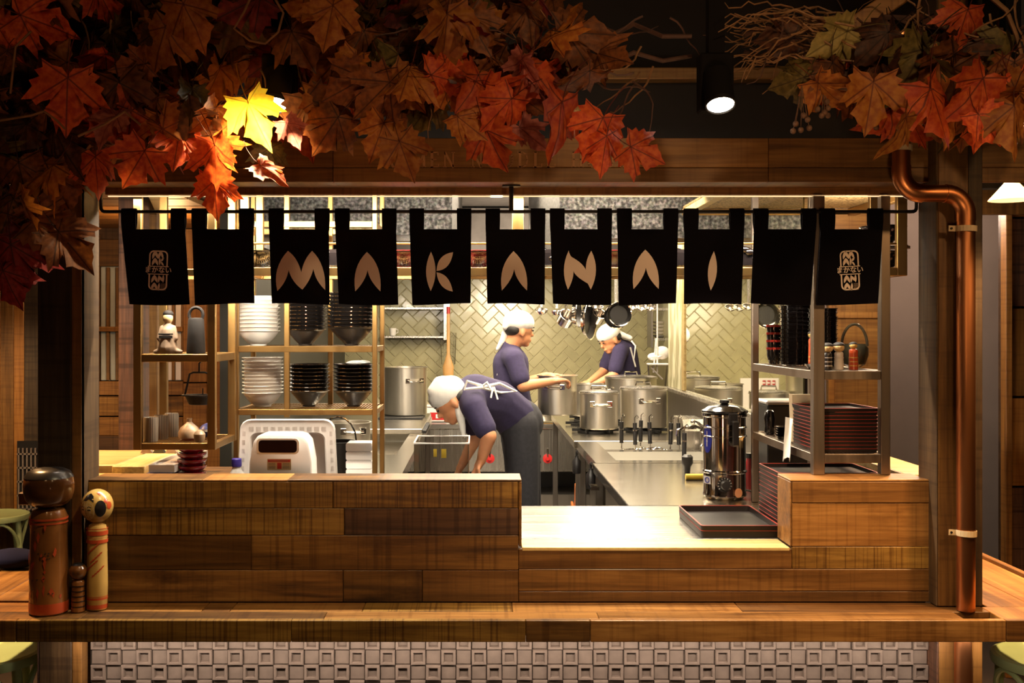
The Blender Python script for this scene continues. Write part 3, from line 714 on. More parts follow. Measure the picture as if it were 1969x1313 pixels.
# ---------------- glass partition at the right of the stove line
GX = 1.31
gp = tag(MB().box(GX, GX+.05, 4.25, 7.3, 0, 1.13).build('wall_right', M['steel_dark']), kind='structure')
MB().box(GX-.035, GX+.06, 4.25, 7.3, 1.13, 1.152, c=.003).build('sill', M['steel'], gp)
MB().box(GX+.004, GX+.010, 4.27, 6.70, 1.153, 2.2).build('glass_pane', M['glass'], gp)['label'] = 'clear glass pane'
MB().box(GX+.004, GX+.014, 6.79, 7.3, 1.153, 2.2).build('wavy_glass_pane', M['wavy'], gp)['label'] = 'wavy frosted yellowish glass pane'
MB().box(GX-.004, GX+.03, 6.705, 6.785, 1.153, 2.2, c=.003).build('frame_post', M['pale_wood'], gp)
struct('trim_4', MB().box(GX+.3, GX+.34, 7.3, BY, 0, 2.6), M['green_tile'])
# ---------------- hoods
def hood(label, x0, x1, y0, y1, z0, z1):
    t = thing('extractor_hood', label, 'extractor hood', ((x0+x1)/2, y0, z0)); w = (x1-x0)/2; L = y1-y0; h = z1-z0
    MB().box(-w, w, 0, .012, 0, h).build('front_panel', M['hood'], t)
    MB().box(-w, -w+.012, .012, L, 0, h).box(w-.012, w, .012, L, 0, h).build('side_panel', M['hood'], t)
    MB().box(-w, w, .012, L, h-.012, h).build('top_panel', M['steel_dark'], t)
    MB().box(-w-.004, w+.004, -.014, .0, -.02, .012, c=.002).build('rim', M['chrome'], t)
    return t
hood('speckled steel extractor hood over the left kitchen counter', -1.2, -.13, 5.2, 8.4, 2.0, 2.59)
hood('speckled steel extractor hood over the stove line at the right', .40, 1.41, 5.2, 8.4, 1.985, 2.59)
t = thing('extractor_hood', 'low steel hood edge along the top of the green tiled wall', 'extractor hood', (0, 9.0, 2.03))
MB().box(-1.2, 1.6, 0, .7, .03, .55).build('body', M['kceil'], t); MB().box(-1.22, 1.62, -.02, .0, 0, .045, c=.004).build('rim', M['white_plastic'], t)
# ceiling downlight and camera
t = thing('downlight', 'round lit ceiling downlight above the middle of the kitchen', 'ceiling light', (X(955, 8.3), 8.3, 2.575))
MB().lathe([(.085, .024), (.085, .018), (.07, .016)], 24, cap=False).build('ring', M['white_plastic'], t); MB().lathe([(.068, .017), (.0, .0165)], 24).build('lens', M['down_on'], t)

M['basin'] = steel('bright_basin_steel', (.80, .76, .66), .5, 'X', metal=.5)
# ================================================================ KITCHEN COUNTERS
KZ = .887
t = thing('steel_pass', 'bright stainless steel pass shelf behind the low middle of the counter front', 'counter', (.131, 3.33, 0))
MB().box(0, 1.23, 0, .62, KZ-.03, KZ, c=.003).build('top', M['steel_x'], t)
MB().box(.0, 1.22, .0, .02, .02, KZ-.031).box(1.0, 1.22, .03, .6, .02, KZ-.031).build('body', M['steel_dark'], t)
def counter(name, label, x0, x1, y0, y1, side=-1, z=KZ, holes=None):
    t = thing(name, label, 'counter', ((x0+x1)/2, (y0+y1)/2, 0)); w = (x1-x0)/2; h = (y1-y0)/2
    if holes:
        mb = MB(); ys = [-h]+[v for a in holes for v in (a[2], a[3])]+[h]
        for i in range(0, len(ys), 2): mb.box(-w, w, ys[i], ys[i+1], z-.05, z)
        for a in holes: mb.box(-w, a[0], a[2], a[3], z-.05, z); mb.box(a[1], w, a[2], a[3], z-.05, z)
        mb.build('top', M['worktop'], t, smooth=0)
        for a in holes:
            b = MB(); x0_, x1_, y0_, y1_ = a; d_ = .17; e = .002
            vs = [(x0_, y0_, z), (x1_, y0_, z), (x1_, y1_, z), (x0_, y1_, z), (x0_+e, y0_+e, z-d_), (x1_-e, y0_+e, z-d_), (x1_-e, y1_-e, z-d_), (x0_+e, y1_-e, z-d_)]
            b.add(vs, [(0, 1, 5, 4), (1, 2, 6, 5), (2, 3, 7, 6), (3, 0, 4, 7), (4, 5, 6, 7)]).build('basin', M['basin'], t, smooth=0)
            MB().box(x0_+.01, x1_-.01, y0_+.01, y1_-.01, z-.075, z-.07).build('water', M['worktop'], t)
    else: MB().box(-w, w, -h, h, z-.045, z, c=.003).build('top', M['worktop'], t)
    ex = -w if side < 0 else w; s = -side
    MB().box(ex+s*.30, -ex-s*.01, -h+.01, h-.01, .08, z-(.20 if holes else .06)).build('body', M['steel_dark'], t)
    for yy in (-h+.03, h-.03):
        MB().box(ex+s*.012, ex+s*.05, yy-.018, yy+.018, 0, z-.051, c=.003).build('leg', M['steel_dark'], t)
    MB().box(ex+s*.01, ex+s*.30, -h+.02, h-.02, .14, .16).build('lower_shelf', M['steel_dark'], t)
    return t
pc = counter('prep_counter', 'plain steel worktop under the hot water urn', .562, 1.30, 3.955, 5.20)
bc = counter('noodle_boiler', 'steel noodle boiler with two open basins holding the black handled strainers', .580, 1.275, 5.215, 6.22,
    holes=((-.235, .32, -.40, -.03), (-.235, .32, .07, .46)))
sc = counter('stove', 'black grated gas stove under the big stock pots', .565, 1.275, 6.235, 8.2)
# front control of the stove side + burners
for cx, cy in ((-.17, -.45), (.14, -.45), (-.17, .05), (.14, .05), (-.10, .55)):
    g = MB()
    g.lathe([(.115, 0), (.115, .014), (.105, .014), (.105, 0)], 20)
    for k in range(6): g.box(.03, .15, -.006, .006, .006, .024, M=rotm(z=k*PI/3))
    g.lathe([(.035, 0), (.035, .012), (.0, .014)], 14)
    g.build('burner_grate', M['grate'], sc, (cx, cy, KZ+.001), weld=False)
lc = counter('work_counter', 'long steel worktop down the left side of the kitchen', -1.18, -.35, 4.15, 7.95, side=1,
    holes=((-.12, .33, -.5, .8),))
# left raised cooking block with controls
t = thing('griddle_block', 'raised steel cooking block at the far end of the left worktop', 'stove', (-.72, 7.2, KZ+.001))
MB().box(-.42, .365, -.55, .7, 0, .03, c=.003).build('top', M['steel_x'], t)
MB().box(.02, .33, .15, .6, .031, .042, c=.002).build('grate', M['grate'], t)
for k in range(6): MB().lathe([(.016, 0), (.014, .022), (0, .022)], 10, M=rotm(y=PI/2)).build('knob', M['black'], t, (.367, -.5+k*.09, .012))
# far range across the aisle
fy = 8.95
t = thing('gas_range', 'steel gas range with red control discs at the far end of the aisle', 'stove', (.1, fy, 0))
MB().box(-.95, .95, .05, .75, .33, .70).build('body', M['steel'], t); MB().box(-1, 1, 0, .8, .70, .74, c=.004).build('top', M['steel_x'], t)
MB().box(-.95, .95, .02, .05, .34, .695, c=.003).build('control_panel', M['steel'], t)
MB().box(-.95, .95, .5, .75, .13, .33).build('back_panel', M['black'], t); MB().box(-.95, .95, .08, .75, .0, .13).build('plinth', M['steel_dark'], t)
for px in (942, 1053):
    x = X(px, fy)-.1; z = Z(882, fy)
    d_ = MB().lathe([(.04, 0), (.04, .008), (.015, .012), (.015, .03), (0, .03)], 20, M=rotm(PI/2)).build('control_disc', M['red'], t, (x, .019, z)); d_['label'] = 'red enamel control disc'
    MB().tube([(0, -.02, 0), (0, -.03, .09)], .007, 8).build('lever', M['chrome'], d_)
    for zz in (.02, -.03): MB().lathe([(.020, 0), (.018, .02), (0, .02)], 12, M=rotm(PI/2)).build('knob', M['black'], t, (x-.075, .019, z+zz))
MB().box(-.05, .9, -.0, .01, .741, .75).build('burner_tray', M['brass'], t, (0, .01, 0))

# ================================================================ POTS
def pot(label, px0, px1, ytop, ybase, d, lid=False, handle='side', rz=0, mat='pot', group='stock pots in the kitchen', zb=None):
    r = (px1-px0)/2*d/FX; z0 = Z(ybase, d-r*.5) if zb is None else zb; h = Z(ytop, d)-z0
    t = thing('stock_pot', label, 'pot', (X((px0+px1)/2, d), d, z0), rz, group)
    MB().lathe([(r*.96, 0), (r, .006), (r, h-.004), (r+.007, h-.002), (r+.007, h+.003), (r-.003, h+.003), (r-.004, h-.01), (r-.004, .02), (0, .02)], 40).build('body', M[mat], t)
    if lid:
        MB().lathe([(r+.002, h+.004), (r+.004, h+.012), (r*.92, h+.016), (r*.5, h+.022), (0, h+.024)], 40).build('lid', M['pot_lid'], t)
        MB().tube([(-.05, 0, h+.022), (-.045, 0, h+.045), (.045, 0, h+.045), (.05, 0, h+.022)], .006, 8).build('lid_handle', M['chrome'], t)
    for a in ((-PI/2, PI/2) if handle == 'front' else (0, PI)):
        hb = MB().tube([(r-.002, -.055, 0), (r+.03, -.052, -.004), (r+.036, -.03, -.006), (r+.036, .03, -.006), (r+.03, .052, -.004), (r-.002, .055, 0)], .0055, 8)
        for yy in (-.055, .055): hb.box(r-.001, r+.004, yy-.016, yy+.016, -.022, .014, c=.002)
        hb.build('handle', M['chrome' if mat == 'pot' else 'brass'], t, (0, 0, h*.74), (0, 0, a))
    return t
pot('dull aluminium stock pot with a fixed bar handle, in front on the stove', 1115, 1188, 756, 822, 6.75, True, 'front', zb=KZ+.026)
pot('tall shiny lidded stock pot with a loop handle facing the viewer, at the stove front', 1193, 1281, 748, 822, 6.85, True, 'front', .12, zb=KZ+.026)
pot('wide lidded stock pot behind the tall shiny one', 1164, 1262, 727, 800, 7.55, True, 'side', .3, zb=KZ+.026)
pot('steel pot at the back of the stove, half hidden by the front pots', 1100, 1160, 738, 800, 7.75, False, 'front', 0, zb=KZ+.026)
pot('tall polished stock pot standing alone on the left worktop beside the bowl shelves', 739, 821, 706, 797, 7.6, False, 'front', .5, zb=KZ+.045)
pot('small bright pot on the far range below the carried pot', 1022, 1064, 790, 818, 9.2, False, 'side', zb=.751)
CPD = 6.82
pot('large pot carried by the standing cook', 1034, 1109, 722, 795, CPD, False, 'front', -.25, zb=Z(796, CPD))
pot('big stock pot standing behind the lower shelf of dark bowls', 632, 712, 812, 880, 5.9, False, 'front', .3, zb=KZ+.001)

# ================================================================ NOODLE STRAINERS
def strainer(label, px, ybase, d, tilt):
    t = thing('noodle_strainer', label, 'strainer', (X(px, d), d, KZ-.065), 0, 'noodle strainers in the boiler'); zb = .02
    Mx = rotm(tilt[0], tilt[1])
    MB().tube([(.075+.055*math.cos(a), .055*math.sin(a), .045) for a in [i*PI/8 for i in range(16)]], .0025, 6, closed=True).lathe([(.052, .045), (.048, .02), (.03, 0), (0, -.003)], 16, c=(.075, 0, 0), cap=False).build('basket', M['chrome'], t)
    MB().tube([(.02, 0, .045), (.0, 0, .055), (0, 0, .09)], .004, 6, M=Mx).build('neck', M['chrome'], t)
    MB().tube([(0, 0, .085), (0, 0, .16)], .0115, 10, M=Mx).tube([(0, 0, .168), (0, 0, .205)], .0115, 10, M=Mx).build('grip', M['black'], t)
    MB().tube([(0, 0, .16), (0, 0, .168)], .0125, 10, M=Mx).tube([(0, 0, .205), (0, 0, .235), (.012, 0, .248), (.02, 0, .236), (.012, 0, .228)], .003, 6, M=Mx).build('hook', M['chrome'], t)
for i, (px, d, w) in enumerate(((1195, 5.95, 'leftmost black handled strainer in the boiler'), (1222, 5.85, 'second black handled strainer from the left in the boiler'), (1231, 6.02, 'thin strainer close behind the second one from the left'),
        (1251, 5.9, 'black handled strainer in the middle of the boiler'), (1288, 5.88, 'black handled strainer right of the middle one'), (1306, 5.85, 'black handled strainer under the tap'), (1315, 5.3, 'nearest black handled strainer at the right corner of the boiler'))):
    strainer(w, px, 860, d, (R.uniform(-.06, .06), R.uniform(-.05, .05)))
t = thing('tap', 'chrome swing tap over the noodle boiler left of the urn', 'tap', (1.215, 5.70, KZ))
MB().lathe([(.02, 0), (.02, .03), (.012, .04), (.012, .10), (.02, .11), (.02, .13), (0, .14)], 14).build('stem', M['chrome'], t)
MB().tube([(0, 0, .12), (-.05, -.02, .14), (-.12, -.05, .13), (-.15, -.06, .12), (-.155, -.062, .09)], .008, 8).build('spout', M['chrome'], t)
for a in (-1, 1): MB().tube([(0, 0, .13), (.03*a, 0, .155), (.05*a, 0, .16)], .008, 8).ell((.055*a, 0, .16), .014).build('handle', M['chrome'], t)
t = thing('control_box', 'slanted steel control box at the back corner of the boiler', 'control box', (1.18, 5.95, KZ+.001))
MB().prism([(-.16, 0), (.16, 0), (.16, .16), (-.10, .16), (-.16, .10)], -.05, .07, 'X').build('body', M['steel'], t)
MB().box(-.03, .02, -.15, -.12, .11, .13, c=.002).build('display', M['screen'], t)

# ================================================================ URN
ud = 4.14; ur = .083
t = thing('water_urn', 'tall polished hot water urn with black lid standing on the steel worktop', 'urn', (X(1393, ud), ud, KZ))
MB().lathe([(.070, 0), (.078, .006), (ur+.002, .012), (ur+.002, .02), (ur-.001, .026), (ur-.001, .10), (ur+.003, .104), (ur+.003, .110), (ur-.001, .114), (ur-.001, .318), (ur+.004, .322), (ur+.004, .330), (ur-.003, .334), (0, .334)], 48).build('body', M['chrome'], t)
MB().lathe([(ur+.005, .334), (ur+.008, .338), (ur+.006, .344), (ur-.006, .350), (.066, .358), (.045, .364), (.02, .367), (0, .368)], 40).build('lid', M['black_gloss'], t)
MB().lathe([(.012, .366), (.02, .374), (.018, .384), (0, .387)], 16).build('lid_knob', M['black'], t)
h = MB().box(-.017, .017, -ur-.014, -ur+.002, .292, .338, c=.003).box(-.013, .013, -ur-.038, -ur-.026, .215, .31, c=.004).box(-.013, .013, -ur-.034, -ur, .295, .31, c=.003).box(-.010, .010, -ur-.030, -ur, .212, .226, c=.003)
h.build('handle', M['black'], t, rot=(0, 0, .14))
MB().box(-.016, .016, -ur-.004, -ur+.002, .270, .330, c=.002).build('handle_plate', M['chrome'], t, rot=(0, 0, .14))
for zz in (.240, .275): MB().lathe([(ur+.0005, zz), (ur+.003, zz+.002), (ur+.003, zz+.006), (ur+.0005, zz+.008)], 40, cap=False).build('band', M['chrome'], t)
MB().lathe([(.020, 0), (.019, .014), (.015, .022), (0, .022)], 20, M=rotm(PI/2)).build('thermostat_dial', M['black'], t, (-.018, -ur-.001, .062))
pl_ = MB().lathe([(.029, 0), (.029, .002), (0, .002)], 24, M=rotm(PI/2)).build('dial_plate', M['black'], t, (-.018, -ur+.003, .062))
for q in range(11):
    a = -2.2+q*.44; MB().box(-.0010, .0010, -.0036, -.002, .0225, .0275).build('tick', M['white_plastic'], pl_, (0, -.0, 0), (0, a, 0))
bd_ = MB().lathe([(.018, 0), (.018, .002), (0, .002)], 20, M=rotm(PI/2)).build('badge', M['skin'], t, (.036, -ur+.008, .030), (0, 0, .45)); bd_['label'] = 'round pale pink badge low on the body'
sk = MB()
for i in range(12):
    a0, a1 = [math.radians(-172+34*(i+k)/12) for k in (0, 1)]
    def hh(a): return .055*math.sqrt(max(0, 1-((a-math.radians(-155))/math.radians(17))**2))
    sk.add([(ur*1.005*math.cos(a0), ur*1.005*math.sin(a0), .235-hh(a0)), (ur*1.005*math.cos(a1), ur*1.005*math.sin(a1), .235-hh(a1)), (ur*1.005*math.cos(a1), ur*1.005*math.sin(a1), .235+hh(a1)), (ur*1.005*math.cos(a0), ur*1.005*math.sin(a0), .235+hh(a0))], [(0, 1, 2, 3)])
s1 = sk.build('sticker', M['blue'], t); s1['label'] = 'blue oval sticker'
MB().box(-.002, .002, 0, .001, -.03, .03).box(-.004, .004, 0, .001, -.012, -.006).build('white_mark', M['white_plastic'], s1, (ur*1.02*math.cos(math.radians(-155)), ur*1.02*math.sin(math.radians(-155)), .235), (0, 0, math.radians(-65)))
sk = MB()
for i in range(6):
    a0, a1 = [math.radians(-172+30*(i+k)/6) for k in (0, 1)]; q = ur*1.006
    sk.add([(q*math.cos(a0), q*math.sin(a0), .06), (q*math.cos(a1), q*math.sin(a1), .06), (q*math.cos(a1), q*math.sin(a1), .09), (q*math.cos(a0), q*math.sin(a0), .09)], [(0, 1, 2, 3)])
s2 = sk.build('sticker', M['white_plastic'], t); s2['label'] = 'white sticker with blue lettering'
MB().tube([(.012*math.cos(a), 0, .010*math.sin(a)) for a in [i*PI/6 for i in range(12)]], .002, 5, closed=True).build('letter', M['blue'], s2, (q*1.01*math.cos(math.radians(-154)), q*1.01*math.sin(math.radians(-154)), .075), (0, 0, math.radians(-64)))
MB().tube([(ur, .0, .03), (ur+.06, -.01, .02), (ur+.10, .02, .004), (ur+.16, .05, .004)], .004, 6).build('cord', M['black'], t)

# ================================================================ HANGING PANS AND LADLES
rd = 6.55; rz0 = Z(528, rd)
t = thing('pot_rail', 'steel rail over the stove from which pans and ladles hang', 'rail', (X(1160, rd), rd, rz0))
MB().tube([(-.50, 0, 0), (.42, 0, 0)], .008, 8).build('rail', M['steel'], t)
for xx in (-.35, .30): MB().tube([(xx, 0, 0), (xx, 0, .22)], .005, 6).build('hanger', M['steel'], t)
def at(px, py, d=rd): return X(px, d), Z(py, d)
def hang(name, label, cat, px, group='cookware hanging over the stove', rz=0, dd=0):
    return thing(name, label, cat, (X(px, rd), rd-.012-dd, rz0), rz, group)
def strap(t, z1, w=.009, mat='steel'): MB().tube([(0, .012, -.012), (0, .018, .006), (0, .006, .012), (0, -.004, .0), (0, -.004, -.03)], .003, 6).box(-w, w, -.006, -.002, z1, -.02, c=.001).build('handle', M[mat], t)
for px, py, r, tl, lab in ((1041, 598, .040, .9, 'first hanging ladle from the left over the stove'), (1070, 600, .038, .7, 'second hanging ladle from the left over the stove'), (1147, 592, .040, .9, 'ladle hanging between the black pans'), (1216, 590, .036, 1.1, 'first of the ladles right of the black frying pans'), (1233, 592, .036, 1.1, 'second of the ladles right of the black frying pans'), (1250, 592, .036, 1.1, 'third of the ladles right of the black frying pans')):
    z = Z(py, rd)-rz0; t = hang('ladle', lab, 'ladle', px); strap(t, z+r*.6)
    MB().lathe([(0, -r*.75), (r*.5, -r*.66), (r*.85, -r*.3), (r, 0), (r*.96, 0), (r*.8, -r*.28), (r*.45, -r*.6), (0, -r*.68)], 20, M=rotm(tl-.6, 0, 0, (0, -.01, z+r*.2))).build('bowl', M['hang'], t)
for px, py, r, tl, lab in ((1088, 610, .052, .55, 'small shiny saucepan hanging open towards the viewer'), (1149, 606, .045, .5, 'small strainer cup hanging beside the tilted black pan')):
    z = Z(py, rd)-rz0; t = hang('saucepan', lab, 'saucepan', px, rz=.2); strap(t, z+r*.8)
    MB().lathe([(r*.86, -r), (r*.95, -r*.9), (r, r*.35), (r*1.05, r*.37), (r*.95, r*.35), (r*.9, -r*.8), (0, -r*.82)], 28, M=rotm(tl+.25, .25, 0, (0, -.02, z))).build('pan_body', M['hang'], t)
def fpan(label, px, py, r, rot, zh=None, dd=0, group='frying pans hanging over the stove'):
    z = Z(py, rd)-rz0; t = hang('frying_pan', label, 'frying pan', px, group, dd=dd)
    strap(t, z+r*.75, .010, 'steel')
    Mx = rotm(*rot, loc=(0, -.03, z))
    MB().lathe([(0, -.030), (r*.78, -.030), (r, 0), (r+.004, .002), (r+.003, .004), (r-.003, .002)], 36, M=Mx, cap=False).build('shell', M['chrome'], t)
    MB().lathe([(0, -.026), (r*.76, -.026), (r-.004, .0), ], 36, M=Mx, cap=False).build('nonstick_inside', M['black'], t)
fpan('black frying pan hanging face on, foremost of a stack of three', 1188, 604, .072, (PI/2-.12, 0, .1), dd=.05)
fpan('frying pan rim showing behind the face on black pan', 1183, 608, .076, (PI/2-.12, 0, .1), dd=.015)
fpan('black frying pan seen edge on, hanging tilted', 1131, 617, .115, (PI/2, 0, 1.15), dd=.06)
fpan('silver backed frying pan seen edge on left of the tilted black one', 1113, 603, .085, (PI/2, 0, 1.25), dd=-.05)

# ================================================================ FAR WALL SHELVES, UTENSILS
d = 9.55
t = thing('wall_shelf', 'two tier steel wall shelf on the tiles behind the bowl shelves', 'shelf', (X(795, d), d, Z(650, d)))
w = (X(850, d)-X(735, d))/2
MB().box(-w, w, 0, .24, 0, .02, c=.002).box(-w, w, 0, .24, .26, .28, c=.002).build('board', M['steel'], t); MB().box(w, w+.06, 0, .24, -.02, .42, c=.003).build('end_panel', M['steel'], t)
t = thing('cup', 'small white cup on the steel wall shelf', 'cup', (X(754, d), d+.07, Z(650, d)+.0205))
MB().lathe([(.022, 0), (.026, .004), (.034, .07), (.032, .07), (.024, .008), (0, .007)], 20).build('body', M['white_cer'], t)
MB().tube([(.030, 0, .06), (.048, 0, .055), (.048, 0, .03), (.028, 0, .022)], .004, 6).build('handle', M['white_cer'], t)
d = 9.74
def flat_basket(label, px, y0, y1, w):
    t = thing('wire_skimmer', label, 'skimmer', (X(px, d), d, Z(y1, d))); h = Z(y0, d)-Z(y1, d)
    MB().tube([(-w, 0, 0), (w, 0, 0), (w*1.2, 0, h*.8), (-w*1.2, 0, h*.8)], .004, 6, closed=True).build('frame', M['chrome'], t)
    g = MB()
    for k in range(7): g.tube([(-w+2*w*k/6, 0, 0), ((-w+2*w*k/6)*1.2, 0, h*.8)], .0012, 4)
    for k in range(9): g.tube([(-w*1.1, 0, h*.8*k/8), (w*1.1, 0, h*.8*k/8)], .0012, 4)
    g.build('mesh', M['steel'], t, weld=False); MB().tube([(0, 0, h*.8), (0, 0, h*1.35)], .006, 8).build('handle', M['wick'], t)
    return t
flat_basket('wire skimmer hanging on the tiles left of the standing cook', 862, 625, 700, .06)
t = thing('wooden_paddle', 'long wooden paddle hanging on the green tiles beside the wire skimmer', 'paddle', (X(862, 9.5), 9.5, Z(735, 9.5)))
h = Z(590, 9.5)-Z(735, 9.5); MB().lathe([(.01, 0), (.045, .04), (.05, .14), (.03, .2), (.014, .26), (.014, h-.06)], 12, sy=.3).build('blade', M['wick'], t); MB().lathe([(.016, h-.06), (.016, h), (0, h)], 10).build('red_grip', M['red'], t)
# right alcove: plates on wall shelves and a hanging bag
d = 9.1
t = thing('wall_shelf', 'narrow wall shelf in the right alcove carrying a stack of plates', 'shelf', (1.60, d, Z(655, d)))
MB().box(-.09, .05, 0, .22, 0, .025, c=.002).box(-.09, .05, 0, .22, .26, .285, c=.002).build('board', M['steel'], t); MB().box(-.11, -.092, 0, .22, -.06, .42, c=.002).build('end_panel', M['steel_dark'], t)
for k in range(5):
    o = tag(MB().lathe([(.035, 0), (.06, .012), (.078, .022), (.074, .022), (.04, .008), (0, .006)], 20).build('plate', M['white_cer'], None, (1.585, d+.11, Z(655, d)+.026+k*.03)), 'white plate %s in the stack in the right alcove' % ['lowest', 'second from the bottom', 'in the middle', 'second from the top', 'topmost'][k], 'plate', 'plates in the right alcove')
d = 7.95
t = thing('utensil_holder', 'hanging clear holder with white tongs and cloths behind the tall pots', 'holder', (X(1264, d), d, Z(742, d)))
MB().prism([(-.06, .02), (.06, .0), (.075, .16), (-.07, .17)], -.04, .04).build('bucket', M['clear'], t)
MB().box(-.075, .08, -.045, .045, .158, .172, c=.003).build('rim', M['white_plastic'], t)
for a, b in (((-.03, 0, .1), (-.01, 0, .36)), ((.0, 0, .1), (-.005, 0, .36)), ((.04, .0, .05), (-.05, -.01, .14)), ((-.05, 0, .2), (.07, 0, .24)), ((.0, 0, .17), (.0, 0, .885))): MB().tube([a, b], .006, 6).build('tongs', M['white_plastic'], t)
o = MB()
o.ell((.04, .03, .25), (.06, .04, .05)).ell((-.02, .03, .22), (.05, .04, .03)).build('cloth', M['cloth_white'], t)
tag(MB().box(-.30, .30, -.02, .12, 0, .12, c=.02).build('plastic_tub', M['white_plastic'], None, (.86, 8.7, .76)), 'pale tub behind the pots on the far range', 'tub') if False else None

# left worktop items
d = 7.3
t = thing('food_tub', 'white lidded food tub with a red label beside the tall polished pot', 'tub', (X(843, 8.95+.25), 9.2, .7405))
MB().box(-.11, .10, -.07, .07, 0, .13, c=.01).build('tub', M['white_plastic'], t); MB().box(-.118, .108, -.078, .078, .13, .15, c=.006).build('lid', M['white_plastic'], t)
l = MB().box(-.07, .07, -.0725, -.07, .02, .085).build('label', M['red'], t); l['label'] = 'red printed label'; MB().box(-.02, .02, -.074, -.0725, .035, .07).build('print', M['white_plastic'], l)
t = thing('food_tub', 'stacked white takeaway tubs behind the bending cook', 'tub', (X(832, 9.2)-.12, 9.35, .7405))
MB().box(-.06, .06, -.05, .05, 0, .2, c=.01).build('tub', M['white_plastic'], t)
# under the right counter
for k, (px, d, z0, z1) in enumerate(((1098, 6.55, .28, .50), (1100, 6.50, .40, .62), (1121, 5.85, .28, .55))):
    t = tag(MB().box(-.008, .008, -.12, .12, 0, .26, c=.003, M=rotm(.25, 0, 0)).build('cutting_board', M['orange_board'], None, (.585+.02*k, d, z0-.09)), ['orange cutting board leaning lowest under the stove', 'orange cutting board leaning above the lowest one', 'orange cutting board under the noodle boiler'][k], 'cutting board')
for k, (px, d) in enumerate(((1120, 5.95), (1139, 5.20))):
    t = thing('hanging_bottle', ['dark spray bottle hanging under the noodle boiler edge', 'dark spray bottle hanging where boiler and worktop meet'][k], 'bottle', (.574-.012*0-.02, d, Z([893, 920][k], d)-.05))
    MB().lathe([(.022, 0), (.024, .01), (.024, .07), (.010, .09), (.010, .10), (0, .10)], 14).build('body', M['black'], t); MB().tube([(0, 0, .10), (0, 0, .125), (0, -.03, .128)], .007, 6).build('trigger', M['black'], t)
t = thing('drip_tray', 'small chrome tray hooked on the side of the worktop', 'tray', (.545, 4.98, Z(938, 4.98)))
MB().box(-.02, .02, -.05, .05, -.004, 0).box(-.02, -.017, -.05, .05, 0, .012).box(.017, .02, -.05, .05, 0, .012).box(-.017, .017, -.05, -.047, 0, .012).box(-.017, .017, .047, .05, 0, .012).build('tray', M['chrome'], t)

# small things on prep counter
t = thing('paper_pack', 'flat yellow rolled pack lying on the steel worktop left of the urn', 'pack', (X(1338, 4.62), 4.62, KZ))
MB().tube([(-.045, 0, .014), (.045, 0, .014)], .014, 10).build('roll', M['yellow'], t); MB().box(.045, .075, -.02, .02, 0, .05, c=.004).build('clip', M['white_plastic'], t)
t = thing('salt_jar', 'small black topped jar between the tap and the urn', 'jar', (X(1330, 4.75), 4.85, KZ))
MB().lathe([(.013, 0), (.016, .03), (.026, .045), (.026, .075), (.015, .085), (0, .085)], 14).build('body', M['black'], t)
for k, (px, c_) in enumerate(((1447, 'red'), (1462, 'orange_board'))):
    t = thing('sauce_bottle', ['red sauce bottle right of the urn', 'orange sauce bottle behind the tray stack'][k], 'bottle', (X(px, 4.3), 4.35, KZ))
    MB().lathe([(.022, 0), (.024, .01), (.024, .09), (.012, .12), (.012, .13)], 14).build('body', M[c_], t); MB().lathe([(.014, .13), (.014, .15), (0, .15)], 12).build('cap', M['black'], t)

t = thing('storage_bin', 'clear plastic bin on a low trolley in front of the bending cook', 'bin', (X(851, 4.85), 4.85, 0))
w = X(902, 4.85)-X(851, 4.85)
b_ = MB(); zt2 = Z(845, 4.85)
for x0_, x1_, y0_, y1_ in ((-w, w, -.16, -.156), (-w, w, .156, .16), (-w, -w+.004, -.156, .156), (w-.004, w, -.156, .156)): b_.box(x0_, x1_, y0_, y1_, .62, zt2)
b_.build('bin', M['clear'], t, smooth=0, weld=False)
MB().tube([(-w, -.16, zt2), (w, -.16, zt2), (w, .16, zt2), (-w, .16, zt2)], .005, 6, closed=True).build('rim', M['white_plastic'], t)
MB().box(-w, w, -.16, .16, .58, .615, c=.004).build('trolley_top', M['steel'], t)
for sx in (-1, 1):
    for sy in (-1, 1): MB().box(sx*(w-.02)-.01, sx*(w-.02)+.01, sy*.14-.01, sy*.14+.01, 0, .579).build('leg', M['steel_dark'], t)
MB().box(-.035, -.02, -.163, -.1605, zt2-.06, zt2-.025).box(.0, .022, -.163, -.1605, zt2-.065, zt2-.025).build('tape', M['yellow'], t)
t = thing('notice', 'pale wall notice with red lettering on the tiles behind the bending cook', 'notice', (X(925, 9.77), 9.772, Z(800, 9.77)))
w = X(962, 9.77)-X(925, 9.77); h = Z(727, 9.77)-Z(800, 9.77)
MB().box(-w, w, 0, .006, 0, h).build('board', M['white_plastic'], t); rdm = MB()
for k in range(3):
    for sg in (0, 1): rdm.box(-w+.03+k*.045, -w+.06+k*.045, -.003, -.0005, h-.035-sg*.03, h-.02-sg*.03)
    rdm.box(-w+.03+k*.045, -w+.037+k*.045, -.003, -.0005, h-.065, h-.02)
rdm.build('red_lettering', M['red'], t, smooth=0)
